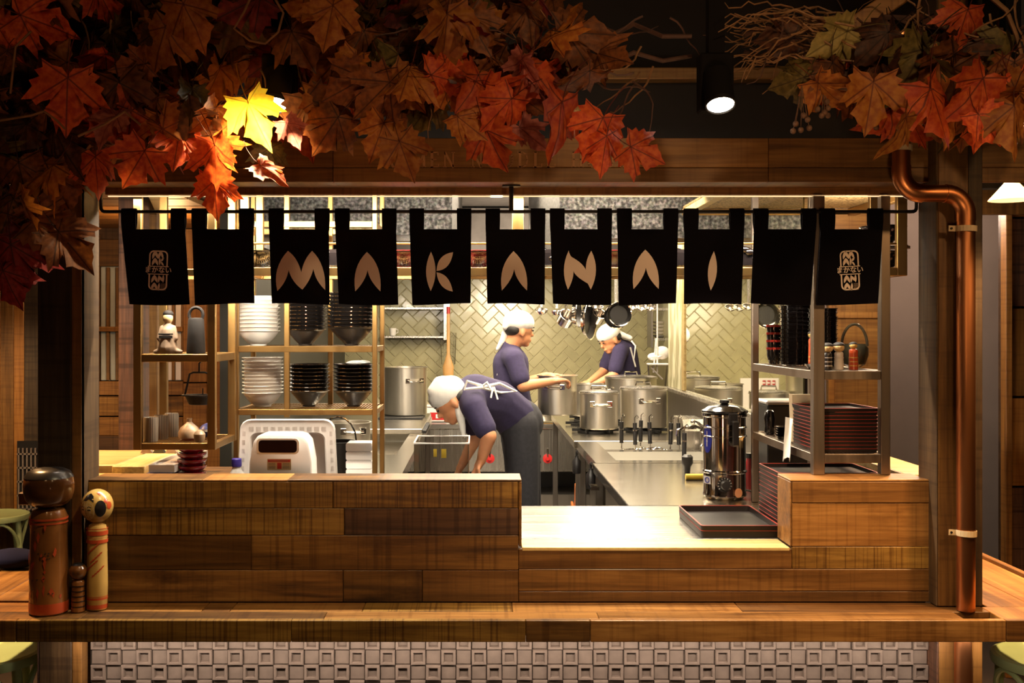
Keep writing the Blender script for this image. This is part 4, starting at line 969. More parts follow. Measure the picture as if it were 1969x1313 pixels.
# ================================================================ COOKS
def blob(segs, ells, voxel=.011, it=6):
    mb = MB()
    for p0, r0, p1, r1 in segs:
        p0, p1 = Vector(p0), Vector(p1)
        mb.tube([p0, p1], [r0, r1], 12); mb.ell(p0, r0, n=12, m=8); mb.ell(p1, r1, n=12, m=8)
    for e in ells:
        c, r = e[0], e[1]; Mx = Matrix.Translation(c) @ (Euler(e[2]).to_matrix().to_4x4() if len(e) > 2 else Matrix())
        mb.ell((0, 0, 0), r, M=Mx)
    me = mb.mesh('blob', 0, weld=False); o = bpy.data.objects.new('b', me); COL.objects.link(o)
    m = o.modifiers.new('r', 'REMESH'); m.mode = 'VOXEL'; m.voxel_size = voxel; m.use_smooth_shade = True
    s = o.modifiers.new('s', 'SMOOTH'); s.iterations = it; s.factor = .5
    bpy.context.view_layer.update()
    out = bpy.data.meshes.new_from_object(o.evaluated_get(bpy.context.evaluated_depsgraph_get())); bpy.data.objects.remove(o)
    return out
def chain(pts, rs): return [(pts[i], rs[i], pts[i+1], rs[i+1]) for i in range(len(pts)-1)]
def hand(w, d, up, side=1):
    """palm from wrist w along d, fingers curling towards -up, thumb off the side edge"""
    w, d, up = Vector(w), Vector(d).normalized(), Vector(up).normalized(); s = d.cross(up).normalized()*side; up = s.cross(d).normalized()*side
    out = [(w, .021, w+d*.03, .022)]
    for k in (-1.5, -.5, .5, 1.5): out.append((w+d*.02+s*k*.012, .014, w+d*.075+s*k*.018, .0125))
    for k, L in ((-1.5, .85), (-.5, 1), (.5, .95), (1.5, .75)):
        b = w+d*.08+s*k*.0195; p1 = b+(d*.8-up*.5).normalized()*.032*L; p2 = p1+(d*.25-up*.95).normalized()*.026*L; p3 = p2+(-d*.45-up*.8).normalized()*.020*L
        out += chain([b, p1, p2, p3], [.0095, .009, .008, .0072])
    t0 = w+d*.02-s*.026; t1 = t0+(d*.7-s*.7-up*.2).normalized()*.034; t2 = t1+(d*.75-up*.7+s*.1).normalized()*.03
    return out+chain([t0, t1, t2], [.013, .0105, .009])
def hframe(fwd, up=(0, 0, 1)):
    f = Vector(fwd).normalized(); s = Vector(up).cross(f).normalized(); u = f.cross(s)
    return Matrix((f, s, u)).transposed()
def cook(label, root, head, fwd, hup, neck, chest, belly, hip, arms, legs, bow, tails, shirt_r=.0, scale=1.0):
    t = thing('person', label, 'person', (root[0], root[1], 0)); O = Vector((root[0], root[1], 0))
    L = lambda p: Vector(p)-O
    H = L(head); Fm = hframe(fwd, hup); hp = lambda a, b, c: H+Fm @ Vector((a, b, c)); e = Fm.to_euler()
    segs = [(L(neck), .055, H-Fm @ Vector((.02, 0, .05)), .052), (L(chest), .09, L(belly), .085), (L(belly), .085, L(hip), .09)]
    ells = [(H+Fm @ Vector((-.008, 0, .02)), (.092, .075, .095), e), (hp(.012, 0, -.045), (.065, .055, .06), e), (hp(.05, 0, -.085), (.026, .028, .02), e),
            (hp(.088, 0, -.022), (.016, .011, .016), e), (hp(.078, 0, -.005), (.012, .009, .03), e), (hp(-.005, .075, -.02), (.016, .008, .030), e), (hp(-.005, -.075, -.02), (.016, .008, .030), e),
            (hp(.078, 0, -.056), (.012, .02, .006), e), (hp(.076, 0, -.066), (.011, .017, .006), e)]
    for (sh, el, wr, hd, up, sd) in arms:
        segs += chain([L(sh), L(el)], [.048, .040])+chain([L(el), L(wr)], [.040, .025])+hand(L(wr), hd, up, sd)
    for lg in legs: segs += chain([L(p) for p in lg[:3]], [.085, .058, .042])+[(L(lg[2]), .042, L(lg[2])+Vector((.12, .0, -.02)), .035)]
    mesh_obj('body', blob(segs, ells, .0075, 4), M['skin'], t)
    # face details and hair
    hm = MB()
    for s_ in (1, -1): hm.ell((0, 0, 0), (.006, .012, .005), M=Matrix.Translation(hp(.080, s_*.030, .004)) @ Fm.to_4x4(), n=8, m=6); hm.ell((0, 0, 0), (.006, .018, .0035), M=Matrix.Translation(hp(.080, s_*.030, .024)) @ Fm.to_4x4(), n=8, m=6)
    hm.build('eyes', M['hair'], t)
    mesh_obj('hair', blob([], [(hp(-.045, 0, -.004), (.058, .074, .048), e)], .009, 2), M['hair'], t)
    # bandana
    b_ = [(hp(-.012, 0, .048), (.104, .089, .078), e), (hp(-.09, 0, .01), (.03, .035, .03), e)]
    tl = [(L(a), r0, L(c_), r1) for a, r0, c_, r1 in tails]
    mesh_obj('bandana', blob(tl, b_, .009, 3), M['cloth_white'], t)['label'] = 'white knotted headscarf'
    # shirt
    ss = [(L(chest), .118, L(belly), .112), (L(belly), .112, L(hip), .120), (L(chest), .095, L(neck), .060)]
    for (sh, el, *_r) in arms:
        a = L(sh); b2 = L(sh).lerp(L(el), .72); ss += [(L(chest).lerp(L(neck), .45), .085, a, .066), (a, .064, b2, .060)]
    mesh_obj('shirt', blob(ss, [], .011, 5), M['navy'], t)['label'] = 'navy T-shirt'
    tr = [(L(hip), .13, L(hip), .13)]
    for lg in legs: tr += chain([L(lg[0]), L(lg[1]), L(lg[2])+Vector((0, 0, .03))], [.105, .078, .062])
    mesh_obj('trousers', blob(tr, [], .012, 5), M['trousers'], t)
    sh = MB()
    for lg in legs: sh.ell(L(lg[2])+Vector((.05, 0, -.035)), (.14, .05, .045), n=12, m=8)
    sh.build('shoes', M['black'], t)
    if bow:
        bm_ = MB()
        for q in bow: bm_.tube([L(p) for p in q[0]], q[1], 6)
        bm_.build('apron_strings', M['cloth_white'], t, weld=False)
    return t
# standing cook, facing right, carrying the pot
a = 6.70
Q = lambda px, py, d=a: P(px, py, d)
cook('cook in white headscarf and navy T-shirt standing in the aisle and carrying a pot', (X(992, a), a), Q(999, 634), (.93, .34, -.12), (0, 0, 1),
  Q(982, 668), Q(982, 700, a+.02), Q(984, 748), Q(990, 795),
  [(Q(988, 690, a-.13), Q(1006, 742, a-.18), Q(1062, 733, a-.11), (.95, .25, .1), (0, 0, 1), 1), (Q(978, 690, a+.16), Q(1006, 738, a+.22), Q(1050, 722, a+.22), (.9, -.1, .05), (0, 0, 1), -1)],
  [(Q(988, 800, a-.07), Q(1003, 950, a-.08), Vector((X(1002, a), a-.08, .08))), (Q(992, 800, a+.08), Q(1000, 950, a+.10), Vector((X(998, a)-.06, a+.12, .08)))],
  [([Q(966, 690, a-.06), Q(958, 720, a-.05), Q(962, 750, a-.05)], .010), ([Q(960, 752, a-.10), Q(953, 775, a-.12), Q(962, 790, a-.10)], .007), ([Q(962, 752, a-.10), Q(972, 778, a-.13)], .006)],
  [(Q(972, 642), .028, Q(966, 658), .020), (Q(966, 656), .022, Q(956, 672), .012)])
# bending cook, near left
a = 5.45
cook('cook in navy T-shirt bending forward over the left worktop with his head down', (X(1000, a), a+.2), Q(866, 772, a-.1), (-.75, -.12, -.62), (-.55, 0, .8),
  Q(889, 757, a-.08), Q(914, 762, a-.02), Q(958, 772, a+.08), Q(1000, 812, a+.2),
  [(Q(912, 785, a-.20), Q(940, 838, a-.26), Q(925, 886, a-.22), (-.5, -.1, -.85), (-.8, 0, .4), 1), (Q(900, 770, a+.16), Q(916, 838, a+.2), Q(890, 890, a+.1), (-.5, 0, -.85), (-.8, 0, .4), -1)],
  [(Q(1000, 818, a+.14), Vector((X(1010, a), a+.12, .52)), Vector((X(1000, a), a+.12, .08))), (Q(1002, 818, a+.30), Vector((X(1020, a), a+.34, .52)), Vector((X(1010, a)-.05, a+.34, .08)))],
  [([Q(925, 741, a-.16), Q(898, 733, a-.22), Q(893, 748, a-.22), Q(925, 745, a-.18), Q(960, 737, a-.08), Q(992, 752, a-.02), Q(962, 755, a-.06), Q(925, 745, a-.18)], .008), ([Q(928, 742, a-.17), Q(936, 735, a-.18), Q(944, 748, a-.18)], .007), ([Q(950, 744, a-.15), Q(957, 768, a-.17)], .005), ([Q(948, 744, a-.15), Q(944, 765, a-.17)], .005)],
  [(Q(874, 745, a-.1), .035, Q(852, 735, a-.12), .035), (Q(846, 738, a-.12), .040, Q(832, 752, a-.14), .030), (Q(880, 752, a-.1), .036, Q(886, 800, a-.16), .026), (Q(886, 800, a-.16), .024, Q(892, 840, a-.18), .012)])
# far cook behind the hanging pans
a = 8.55
cook('cook stooping behind the hanging frying pans at the back of the kitchen', (X(1200, a), a), Q(1172, 652, a-.12), (-.8, -.35, -.45), (-.4, -.1, .9),
  Q(1186, 660, a-.05), Q(1198, 680, a), Q(1206, 718, a+.05), Q(1208, 760, a+.08),
  [(Q(1192, 676, a-.16), Q(1180, 722, a-.22), Q(1142, 740, a-.2), (-.9, 0, -.2), (0, 0, 1), 1), (Q(1180, 670, a+.15), Q(1160, 715, a+.1), Q(1132, 735, a-.05), (-.9, 0, -.2), (0, 0, 1), -1)],
  [(Q(1206, 765, a-.02), Vector((X(1206, a), a, .5)), Vector((X(1206, a), a+.02, .08))), (Q(1210, 765, a+.16), Vector((X(1212, a), a+.18, .5)), Vector((X(1212, a), a+.2, .08)))],
  [([Q(1214, 655, a-.12), Q(1222, 665, a-.13), Q(1219, 690, a-.12), Q(1212, 668, a-.14), Q(1222, 705, a-.1)], .007)],
  [(Q(1185, 640, a-.1), .03, Q(1212, 650, a-.08), .022)])
# ================================================================ SHELF FRAMES
def frame(name, label, cat, mat, posts, rails, plates, org):
    t = thing(name, label, cat, org); ox, oy, oz = org
    for b in posts: MB().box(b[0]-ox, b[1]-ox, b[2]-oy, b[3]-oy, b[4]-oz, b[5]-oz, c=.0015).build('post', M[mat], t)
    for b in rails: MB().box(b[0]-ox, b[1]-ox, b[2]-oy, b[3]-oy, b[4]-oz, b[5]-oz, c=.0015).build('rail', M[mat], t)
    for b in plates:
        g = MB(); nn = int((b[1]-b[0])/.011)
        for k in range(nn): xx = b[0]-ox+(b[1]-b[0])*(k+.5)/nn; g.box(xx-.0011, xx+.0011, b[2]-oy, b[3]-oy, b[4]-oz, b[5]-oz)
        for k in range(int((b[3]-b[2])/.022)): yy = b[2]-oy+(k+.5)*.022; g.box(b[0]-ox, b[1]-ox, yy-.0011, yy+.0011, b[4]-oz, b[5]-oz-.001)
        tag(g.build('mesh_shelf', M[mat], t, smooth=0, weld=False), kind='stuff')
    return t
# left display frame
a0, a1 = X(256, 3.4), X(414, 3.4); pw = .026; f0, f1 = 3.40, 3.70
zs = [(Z(865, 3.4), Z(852, 3.4)), (Z(696, 3.4), Z(681, 3.4)), (Z(530, 3.4), Z(517, 3.4)), (2.06, 2.085)]
posts = [(x, x+pw, y, y+.022, zs[0][0], 2.11) for x in (a0, a1-pw) for y in (f0, f1-.022)]
rails = []
for z0, z1 in zs: rails += [(a0+pw, a1-pw, f0+.002, f0+.02, z0, z1), (a0+pw, a1-pw, f1-.02, f1-.002, z0, z1), (a0+.002, a0+pw-.004, f0+.022, f1-.022, z0, z1), (a1-pw+.004, a1-.002, f0+.022, f1-.022, z0, z1)]
frame('display_frame', 'narrow brass framed display shelf at the left with figurine, bottle and striped cups', 'shelf', 'brass', posts, rails,
      [(a0+pw, a1-pw, f0+.02, f1-.02, z-.004, z-.001) for z in (zs[0][1], zs[1][1])], (a0, f0, zs[0][0]))
SA0, SA1 = zs[0][1], zs[1][1]
# bowl shelves
d0, d1 = 3.72, 4.02; b0, b1 = X(449, d0), X(725, d0)
zs = [(Z(798, d0), Z(787, d0)), (Z(677, d0), Z(665.5, d0)), (Z(530, d0), Z(515, d0)), (Z(437, d0), Z(425, d0)), (2.08, 2.10)]
bp = .017
posts = [(b0, b0+bp, d0, d0+.02, 1.07, 2.12), (b1-bp, b1, d0, d0+.02, .888, 2.12), (X(546, d0), X(556, d0), d0, d0+.02, zs[0][0]-.008, 2.12),
         (b0, b0+bp, d1-.02, d1, .888, 2.12), (b1-bp, b1, d1-.02, d1, .888, 2.12), (X(632, d1), X(641, d1), d1-.02, d1, zs[0][0], 2.12)]
rails = []
for z0, z1 in zs: rails += [(b0+bp, b1-bp, d0-.001, d0+.018, z0, z1), (b0+bp, b1-bp, d1-.018, d1-.001, z0, z1), (b0+.002, b0+bp-.003, d0+.02, d1-.02, z0, z1), (b1-bp+.003, b1-.002, d0+.02, d1-.02, z0, z1)]
frame('bowl_shelf', 'brass framed shelf unit holding stacks of white and dark noodle bowls', 'shelf', 'brass', posts, rails,
      [(b0+bp, b1-bp, d0+.018, d1-.018, z-.004, z-.001) for z in (zs[0][1], zs[1][1], zs[2][1])], (b0, d0, .888))
SB = [zs[0][1], zs[1][1], zs[2][1]]
# overhead rack
c0, c1 = X(462, 3.43), X(1745, 3.43); y0, y1 = 3.43, 3.69
zb0, zb1 = Z(530, 3.43), Z(514, 3.43)
mid = [(X(985, y0), X(1007, y0))]
posts = [(c1-.033, c1, y0, y0+.022, zb0, 2.11), (mid[0][0], mid[0][1], y0, y0+.03, zb1, 2.11), (c0, c0+.025, y0, y0+.022, zb0, 2.11), (c1-.033, c1, y1-.022, y1, zb0, 2.11), (c0, c0+.025, y1-.022, y1, zb0, 2.11)]
rails = [(c0+.025, c1-.033, y0, y0+.018, zb0, zb1), (c0+.025, c1-.033, y1-.018, y1, zb0, zb1), (c0+.003, c0+.02, y0+.022, y1-.022, zb0, zb1), (c1-.03, c1-.003, y0+.022, y1-.022, zb0, zb1),
         (c0+.025, c1-.033, y0+.004, y0+.010, Z(470, y0), Z(466, y0)), (c1-.03, c1-.003, y0+.022, y1-.022, 2.06, 2.085)]
frame('overhead_rack', 'long brown overhead rack behind the cloth panels with bowls and foil packs', 'rack', 'brass', posts, rails, [(c0+.025, c1-.033, y0+.018, y1-.018, zb1-.004, zb1-.001)], (0, y0, zb0))
ZR = zb1
# right shelf unit
u0, u1 = X(1563, 3.3), X(1711, 3.3); pw = X(1585, 3.3)-u0; v0, v1 = 3.295, 4.05
zu = [(Z(890, 3.3), Z(873, 3.3)), (Z(730, 3.3), Z(713, 3.3)), (1.72, 1.745), (2.02, 2.045)]
posts = [(u0, u0+pw, v0, v0+.032, 1.0935, 1.965), (u1-pw*.8, u1, v0, v0+.032, 1.0935, 1.965), (u0, u0+.024, v1-.024, v1, .888, 2.11), (u1-.024, u1, v1-.024, v1, .888, 2.11)]
rails = []
for z0, z1 in zu[:2]: rails += [(u0+pw, u1-pw*.8, v0+.002, v0+.026, z0, z1), (u0+.024, u1-.024, v1-.024, v1-.004, z0, z1), (u0+.001, u0+.022, v0+.032, v1-.024, z0, z1), (u1-.022, u1-.001, v0+.032, v1-.024, z0, z1)]
frame('tray_shelf', 'worn steel shelf unit at the right holding black trays, boxes and little dolls', 'shelf', 'rack_steel', posts, rails,
      [(u0+.022, u1-.022, v0+.026, v1-.024, z-.004, z-.001) for z in (zu[0][1], zu[1][1])], (u0, v0, .888))
SR0, SR1 = zu[0][1], zu[1][1]
# woven mesh ceiling panels and braces seen above the right unit
t = thing('mesh_canopy', 'gold woven metal mesh panel above the right shelf unit', 'panel', (1.15, 3.9, 2.12))
MB().box(-.18, .62, -.35, 1.1, 0, .01).build('mesh', M['mesh_panel'], t)
for x in (-.18, .2, .6): MB().box(x, x+.035, -.36, 1.1, -.035, -.001, c=.002).build('frame_bar', M['pale_wood'] if x < 0 else M['brass'], t)
for y in (-.36, 1.1): MB().box(-.18, .635, y, y+.03, -.03, -.001, c=.002).build('cross_bar', M['brass'], t)

# ================================================================ BOWLS
def ordn(i, n): return 'topmost' if i == n-1 else 'lowest' if i == 0 else ['', 'second', 'third', 'fourth', 'fifth', 'sixth', 'seventh', 'eighth', 'ninth', 'tenth', 'eleventh', 'twelfth', 'thirteenth', 'fourteenth', 'fifteenth'][i]
def bowl_mesh(r, h, ribs=0, foot=.30, straight=False):
    rf = r*foot; outer = [(rf, 0), (rf*1.02, h*.10)]
    for i in range(1, 15):
        f = i/14
        rr = rf+(r*.975-rf)*(f**.85 if straight else math.sin(f*PI/2)**.62)*(1 if f < .99 else 1)
        if not straight: rr = rf+(r*.975-rf)*(.52*math.sin(f*PI/2)**.55+.48*f**1.15)
        outer.append((rr+(.0009 if ribs and i % 2 else 0), h*(.12+.86*f)))
    outer[-1] = (r*.965, h*.93); outer.append(((r*.97 if not straight else r+.001), h*.955)); outer.append((r+.0015, h*.965)); outer.append((r+.0022, h*.985)); outer.append((r+.0012, h)); outer.append((r-.002, h))
    inner = [(max(0, q-.003), z+.002) for q, z in outer[2:-3:3]][::-1]
    return MB().lathe(outer+inner+[(0, h*.16)], 32).mesh('bowl', 40)
mwb, mwb2 = bowl_mesh(.073, .052, 0, .42), bowl_mesh(.077, .055, 0, .38)
mbb = bowl_mesh(.073, .060, 1, .33, True); mbb2 = bowl_mesh(.086, .070, 1, .30, True)
def stack(me, mat, px, d, z, n, pitch, desc, group, name='noodle_bowl', cat='bowl', dx=None, zoff=0, rim=None):
    for i in range(n):
        nm = '%s %s' % (ordn(i, n) if i in (0, n-1) else ordn(i, n)+' from the bottom', desc)
        o = mesh_obj(name, me, M[mat], None, ((X(px, d) if dx is None else dx)+R.uniform(-.0012, .0012), d, z+i*pitch), (R.uniform(-.005, .005), R.uniform(-.005, .005), R.uniform(0, 6)))
        tag(o, nm, cat, group)
        if rim: mesh_obj('rim', rim[0], M[rim[1]], o)
rimw = MB().lathe([(.0755, .0585), (.0758, .0605), (.0725, .0605)], 32, cap=False).mesh('rim', 40)
rimb = MB().lathe([(.0885, .0685), (.0888, .0705), (.0855, .0705)], 32, cap=False).mesh('rim', 40)
dd = 3.87
stack(mwb, 'white_cer', 505, dd, SB[0], 11, .0128, 'white bowl in the lower stack of white bowls', 'white bowls, lower shelf')
stack(mbb, 'black_glaze', 594, dd, SB[0], 8, .0137, 'dark bowl in the lower shelf middle stack', 'dark bowls, lower shelf middle stack', rim=(rimw, 'chrome'))
stack(mbb, 'black_glaze', 680, dd, SB[0], 8, .0137, 'dark bowl in the lower shelf right stack', 'dark bowls, lower shelf right stack', rim=(rimw, 'chrome'))
stack(mwb2, 'white_cer', 497, dd, SB[1], 10, .0140, 'white bowl in the upper stack of white bowls', 'white bowls, upper shelf')
stack(mbb, 'black_glaze', 588, dd, SB[1], 8, .0135, 'dark bowl in the upper shelf middle stack', 'dark bowls, upper shelf middle stack', rim=(rimw, 'chrome'))
stack(mbb2, 'black_glaze', 676, dd-.01, SB[1], 10, .0137, 'large dark bowl in the upper shelf right stack', 'dark bowls, upper shelf right stack', rim=(rimb, 'chrome'))
t = thing('folded_napkin', 'crumpled checked napkin on the lower right stack of dark bowls', 'napkin', (X(686, dd), dd, SB[0]+7*.0137+.061))
MB().ell((0, 0, .002), (.04, .03, .010)).ell((.02, .01, .003), (.03, .02, .009)).build('cloth', M['cloth_white'], t)
# overhead rack contents, seen in the gaps between the cloth panels
bm1 = bowl_mesh(.075, .06, 0, .4)
for px, kind in ((505, 'b'), (640, 'f'), (777, 'r'), (920, 'r'), (1053, 'f'), (1180, 'r'), (1308, 'f'), (1437, 'f')):
    d_ = 3.55
    if kind in 'br':
        o = mesh_obj('noodle_bowl', bm1, M['black_gloss' if kind == 'b' else 'crimson'], None, (X(px, d_), d_, ZR))
        tag(o, '%s bowl on the rack seen through the %s' % ('black' if kind == 'b' else 'dark red', {505: 'gap left of the letter M', 777: 'gap between first A and K', 920: 'gap between K and second A', 1180: 'gap between N and third A'}[px]), 'bowl', 'bowls on the overhead rack')
    else:
        mb = MB(); mb.box(-.06, .06, -.05, .05, 0, .065, c=.012)
        for k in range(10): mb.ell((R.uniform(-.05, .05), R.uniform(-.05, .0), R.uniform(.03, .065)), (.018, .014, .012), n=8, m=6)
        o = mb.build('wrapped_pack', M['black_gloss'], None, (X(px, d_), d_, ZR)); tag(o, 'glossy black wrapped pack on the overhead rack %s' % {640: 'right of the letter M', 1053: 'left of the letter N', 1308: 'left of the letter I', 1437: 'right of the letter I'}[px], 'pack', 'packs on the overhead rack')
M['floral'] = plain('black_floral_glaze', (.012, .009, .008), .15)
def floral():
    m, t, b = nt('black_blossom_glaze'); v = nd(t, 'ShaderNodeTexVoronoi', i={'Scale': 1}); lk(t, coords(t, (55, 55, 55)), v.inputs[0])
    lk(t, ramp(t, v.outputs[0], [(.22, (.55, .30, .24)), (.34, (.012, .008, .008))]), b.inputs['Base Color']); b.inputs['Roughness'].default_value = .2; return m
M['floral'] = floral()
for k in range(2):
    o = mesh_obj('noodle_bowl', bm1, M['floral'], None, (X(1698, 3.56), 3.56, ZR+(.0 if k == 0 else .085)), (0, 0, k)); tag(o, ['lower black blossom patterned bowl at the right end of the rack', 'upper black blossom patterned bowl at the right end of the rack'][k], 'bowl', 'blossom bowls')
    if k == 1: MB().box(-.09, .09, -.07, .07, -.012, -.002).build('support_plate', M['rack_steel'], o)

# ================================================================ TRAYS
def tray_mesh(w, l, h, rim=.006):
    lv = []
    mb = MB(); s = [(w/2-.006, l/2-.006, 0), (w/2, l/2, h-.002)]
    def loop(a, b, z, r=.012):
        pts = []
        for sx, sy, a0 in ((1, 1, 0), (-1, 1, 90), (-1, -1, 180), (1, -1, 270)):
            for q in range(4): an = math.radians(a0+q*30); pts.append((sx*(a-r)+r*math.cos(an), sy*(b-r)+r*math.sin(an), z))
        return pts
    L = [loop(w/2-.0025, l/2-.0025, 0), loop(w/2, l/2, h-.0015), loop(w/2, l/2, h), loop(w/2-.004, l/2-.004, h), loop(w/2-.006, l/2-.006, .004)]
    vs = [p for q in L for p in q]; n = 16; fs = [list(range(n))[::-1]]
    for i in range(4):
        for k in range(n): fs.append((i*n+k, i*n+(k+1) % n, (i+1)*n+(k+1) % n, (i+1)*n+k))
    fs.append([4*n+k for k in range(n)])
    body = MB().add(vs, fs).mesh('tray', 30)
    R1 = [loop(w/2+.0004, l/2+.0004, h-.0005), loop(w/2+.0004, l/2+.0004, h+.0003), loop(w/2-.0044, l/2-.0044, h+.0004), loop(w/2-.0044, l/2-.0044, h-.0015)]
    vs = [p for q in R1 for p in q]; fs = []
    for i in range(3):
        for k in range(n): fs.append((i*n+k, i*n+(k+1) % n, (i+1)*n+(k+1) % n, (i+1)*n+k))
    return body, MB().add(vs, fs).mesh('rim', 30)
def tray(me, label, x, y, z, rz, group):
    t = mesh_obj('serving_tray', me[0], M['tray_black'], None, (x, y, z), (0, 0, rz)); tag(t, label, 'tray', group)
    r = mesh_obj('rim', me[1], M['tray_edge'], t); r['label'] = 'thin red rim'; return t
tm = tray_mesh(.252, .385, .022)
for k in range(2): tray(tm, ['lower black tray with red rim lying on the steel pass', 'upper black tray with red rim lying open on the steel pass'][k], .832, 3.535, KZ+.0005+k*.0165, 0, 'trays on the steel pass')
tm2 = tray_mesh(.325, .25, .0155)
for k in range(14): tray(tm2, '%s black tray in the tall stack behind the right block' % (ordn(k, 14) if k in (0, 13) else ordn(k, 14)+' from the bottom'), 1.128, 3.515, KZ+.0005+k*.0141, R.uniform(-.012, .012), 'tall tray stack on the pass')
tm3 = tray_mesh(.205, .235, .0125)
for k in range(12): tray(tm3, '%s black tray in the stack on the steel shelf unit' % (ordn(k, 12) if k in (0, 11) else ordn(k, 12)+' from the bottom'), 1.165, 3.455, SR0+k*.0116, (R.uniform(-.01, .01) if k < 11 else .06), 'tray stack on the shelf unit')

# ================================================================ RIGHT UNIT CONTENTS
bx = MB().lathe([(.046, 0), (.048, .001), (.052, .004), (.052, .0135), (.057, .0145), (.057, .0165), (.05, .0165), (.05, .004), (0, .003)], 28).mesh('box', 30)
stack(bx, 'black_gloss', 1530, 3.78, SR1, 15, .0142, 'black lacquer box in the stack left of the shelf post', 'lacquer boxes, left stack', 'lacquer_box', 'box')
bx2 = MB().lathe([(.040, 0), (.042, .001), (.046, .004), (.046, .0135), (.050, .0145), (.050, .0165), (.044, .0165), (.044, .004), (0, .003)], 28).mesh('box', 30)
stack(bx2, 'black_gloss', 1582, 3.60, SR1, 14, .0142, 'black lacquer box in the stack right of the shelf post', 'lacquer boxes, right stack', 'lacquer_box', 'box')
cup = MB().lathe([(.018, 0), (.020, .004), (.027, .03), (.029, .062), (.0275, .062), (.022, .02), (0, .01)], 24)
cme = cup.mesh('cup', 30); cr = MB().lathe([(.0294, .054), (.0296, .0625), (.0270, .0625), (.0268, .05)], 24, cap=False).mesh('rim', 30)
for k in range(4):
    o = mesh_obj('lacquer_cup', cme, M['black_gloss'], None, (X(1489, 3.94), 3.94, SR1+k*.028)); tag(o, '%s black cup in the red rimmed stack on the shelf unit' % (ordn(k, 4) if k in (0, 3) else ordn(k, 4)+' from the bottom'), 'cup', 'red rimmed cups'); mesh_obj('rim', cr, M['red_rim'], o)['label'] = 'red rim'
tag(MB().lathe([(0, 0), (.018, .001), (.030, .010), (.028, .010), (.016, .003), (0, .003)], 20, sx=1.1).build('spoon_dish', M['white_cer'], None, (X(1483, 3.75), 3.82, SR1+.001)), 'small white dish beside the red rimmed cups on the right shelf unit', 'dish') if False else None
o = tag(MB().lathe([(.010, 0), (.013, .003), (.024, .018), (.022, .018), (.011, .004), (0, .004)], 20).build('sauce_bowl', M['black_gloss'], None, (X(1548, 3.42)+.022, 3.42, SR1)), 'small black glossy sauce bowl at the front of the upper level', 'bowl')
def doll(name, label, loc, H, br, hr, mats, rz=0, head_s=.86, group=None, hz=None, extra=None):
    """wooden doll: lathe body, ellipsoid head; painted marks are thin shells"""
    t = thing(name, label, 'doll', loc, rz, group); bh = H-2*hr*head_s+.004
    MB().lathe([(br*.96, 0), (br, .006*H), (br*1.0, bh*.3), (br*.93, bh*.75), (br*.96, bh*.9), (br*.80, bh*.965), (br*.45, bh*.99), (br*.4, bh+.004)], 32).build('body', M[mats[0]], t)
    hd = MB().ell((0, 0, 0), (hr, hr, hr*head_s), n=28, m=18).build('head', M[mats[1]], t, (0, 0, bh+hr*head_s-.002))
    return t, hd, bh
M['face'] = plain('cream_doll_face', (.72, .50, .24), .3, coat=.4)
M['doll_yel'] = plain('yellow_lacquered_wood', (.60, .36, .10), .25, 0, .12, coat=.5)
M['doll_br'] = plain('brown_lacquered_wood', (.24, .085, .02), .22, 0, .5, 6, coat=.6)
M['doll_head_br'] = plain('dark_brown_lacquer', (.13, .045, .012), .2, 0, .6, 9, coat=.6)
M['doll_red'] = plain('red_doll_paint', (.50, .07, .02), .3, coat=.3)
M['doll_black'] = plain('black_doll_paint', (.015, .012, .012), .3)
M['doll_wht'] = plain('white_doll_print', (.5, .45, .42), .4)
def patch(mb, hr, hs, lon, lat, pts, off=1.012):
    """flat figure pts (angles in radians round lon, lat) laid on the head ellipsoid as a thin shell; lon 0 faces the viewer (-Y)"""
    vs = []
    cx = sum(p[0] for p in pts)/len(pts); cy = sum(p[1] for p in pts)/len(pts)
    for a, b in [(cx, cy)]+[(cx+(p[0]-cx)*.5, cy+(p[1]-cy)*.5) for p in pts]+list(pts):
        A, B = lon+a, lat+b; vs.append((hr*off*math.cos(B)*math.sin(A), -hr*off*math.cos(B)*math.cos(A), hr*hs*off*math.sin(B)))
    n = len(pts); fs = []
    for i in range(n): j = (i+1) % n; fs += [(0, 1+i, 1+j), (1+i, 1+n+i, 1+n+j, 1+j)]
    mb.add(vs, fs)
def circ(rx, ry, n=14, cx=0, cy=0): return [(cx+rx*math.cos(2*PI*i/n), cy+ry*math.sin(2*PI*i/n)) for i in range(n)]
def line(mb, hr, hs, lon, lat, pts, w):
    w = w*1.7
    for (a, b), (c_, d_) in zip(pts[:-1], pts[1:]):
        dx, dy = c_-a, d_-b; L = math.hypot(dx, dy) or 1; ux, uy = -dy/L*w, dx/L*w
        patch(mb, hr, hs, lon, lat, [(a-ux, b-uy), (c_-ux, d_-uy), (c_+ux, d_+uy), (a+ux, b+uy)], 1.014)
def face(hd, hr, hs, lon, s=1, patchm='face'):
    if patchm:
        f = MB(); patch(f, hr, hs, lon, -.18, circ(.62*s, .62*s, 20), 1.006); f.build('face', M[patchm], hd, smooth=80)
    l = MB()
    for sg in (-1, 1):
        line(l, hr, hs, lon, -.12, [(sg*.14, .0), (sg*.24, .03), (sg*.36, .0)], .018); line(l, hr, hs, lon, -.12, [(sg*.12, .14), (sg*.24, .22), (sg*.40, .16)], .010)
    line(l, hr, hs, lon, -.12, [(0, .05), (.0, -.2)], .010); line(l, hr, hs, lon, -.12, [(-.04, -.34), (.04, -.34)], .012)
    l.build('face_lines', M['doll_black'], hd, smooth=0)
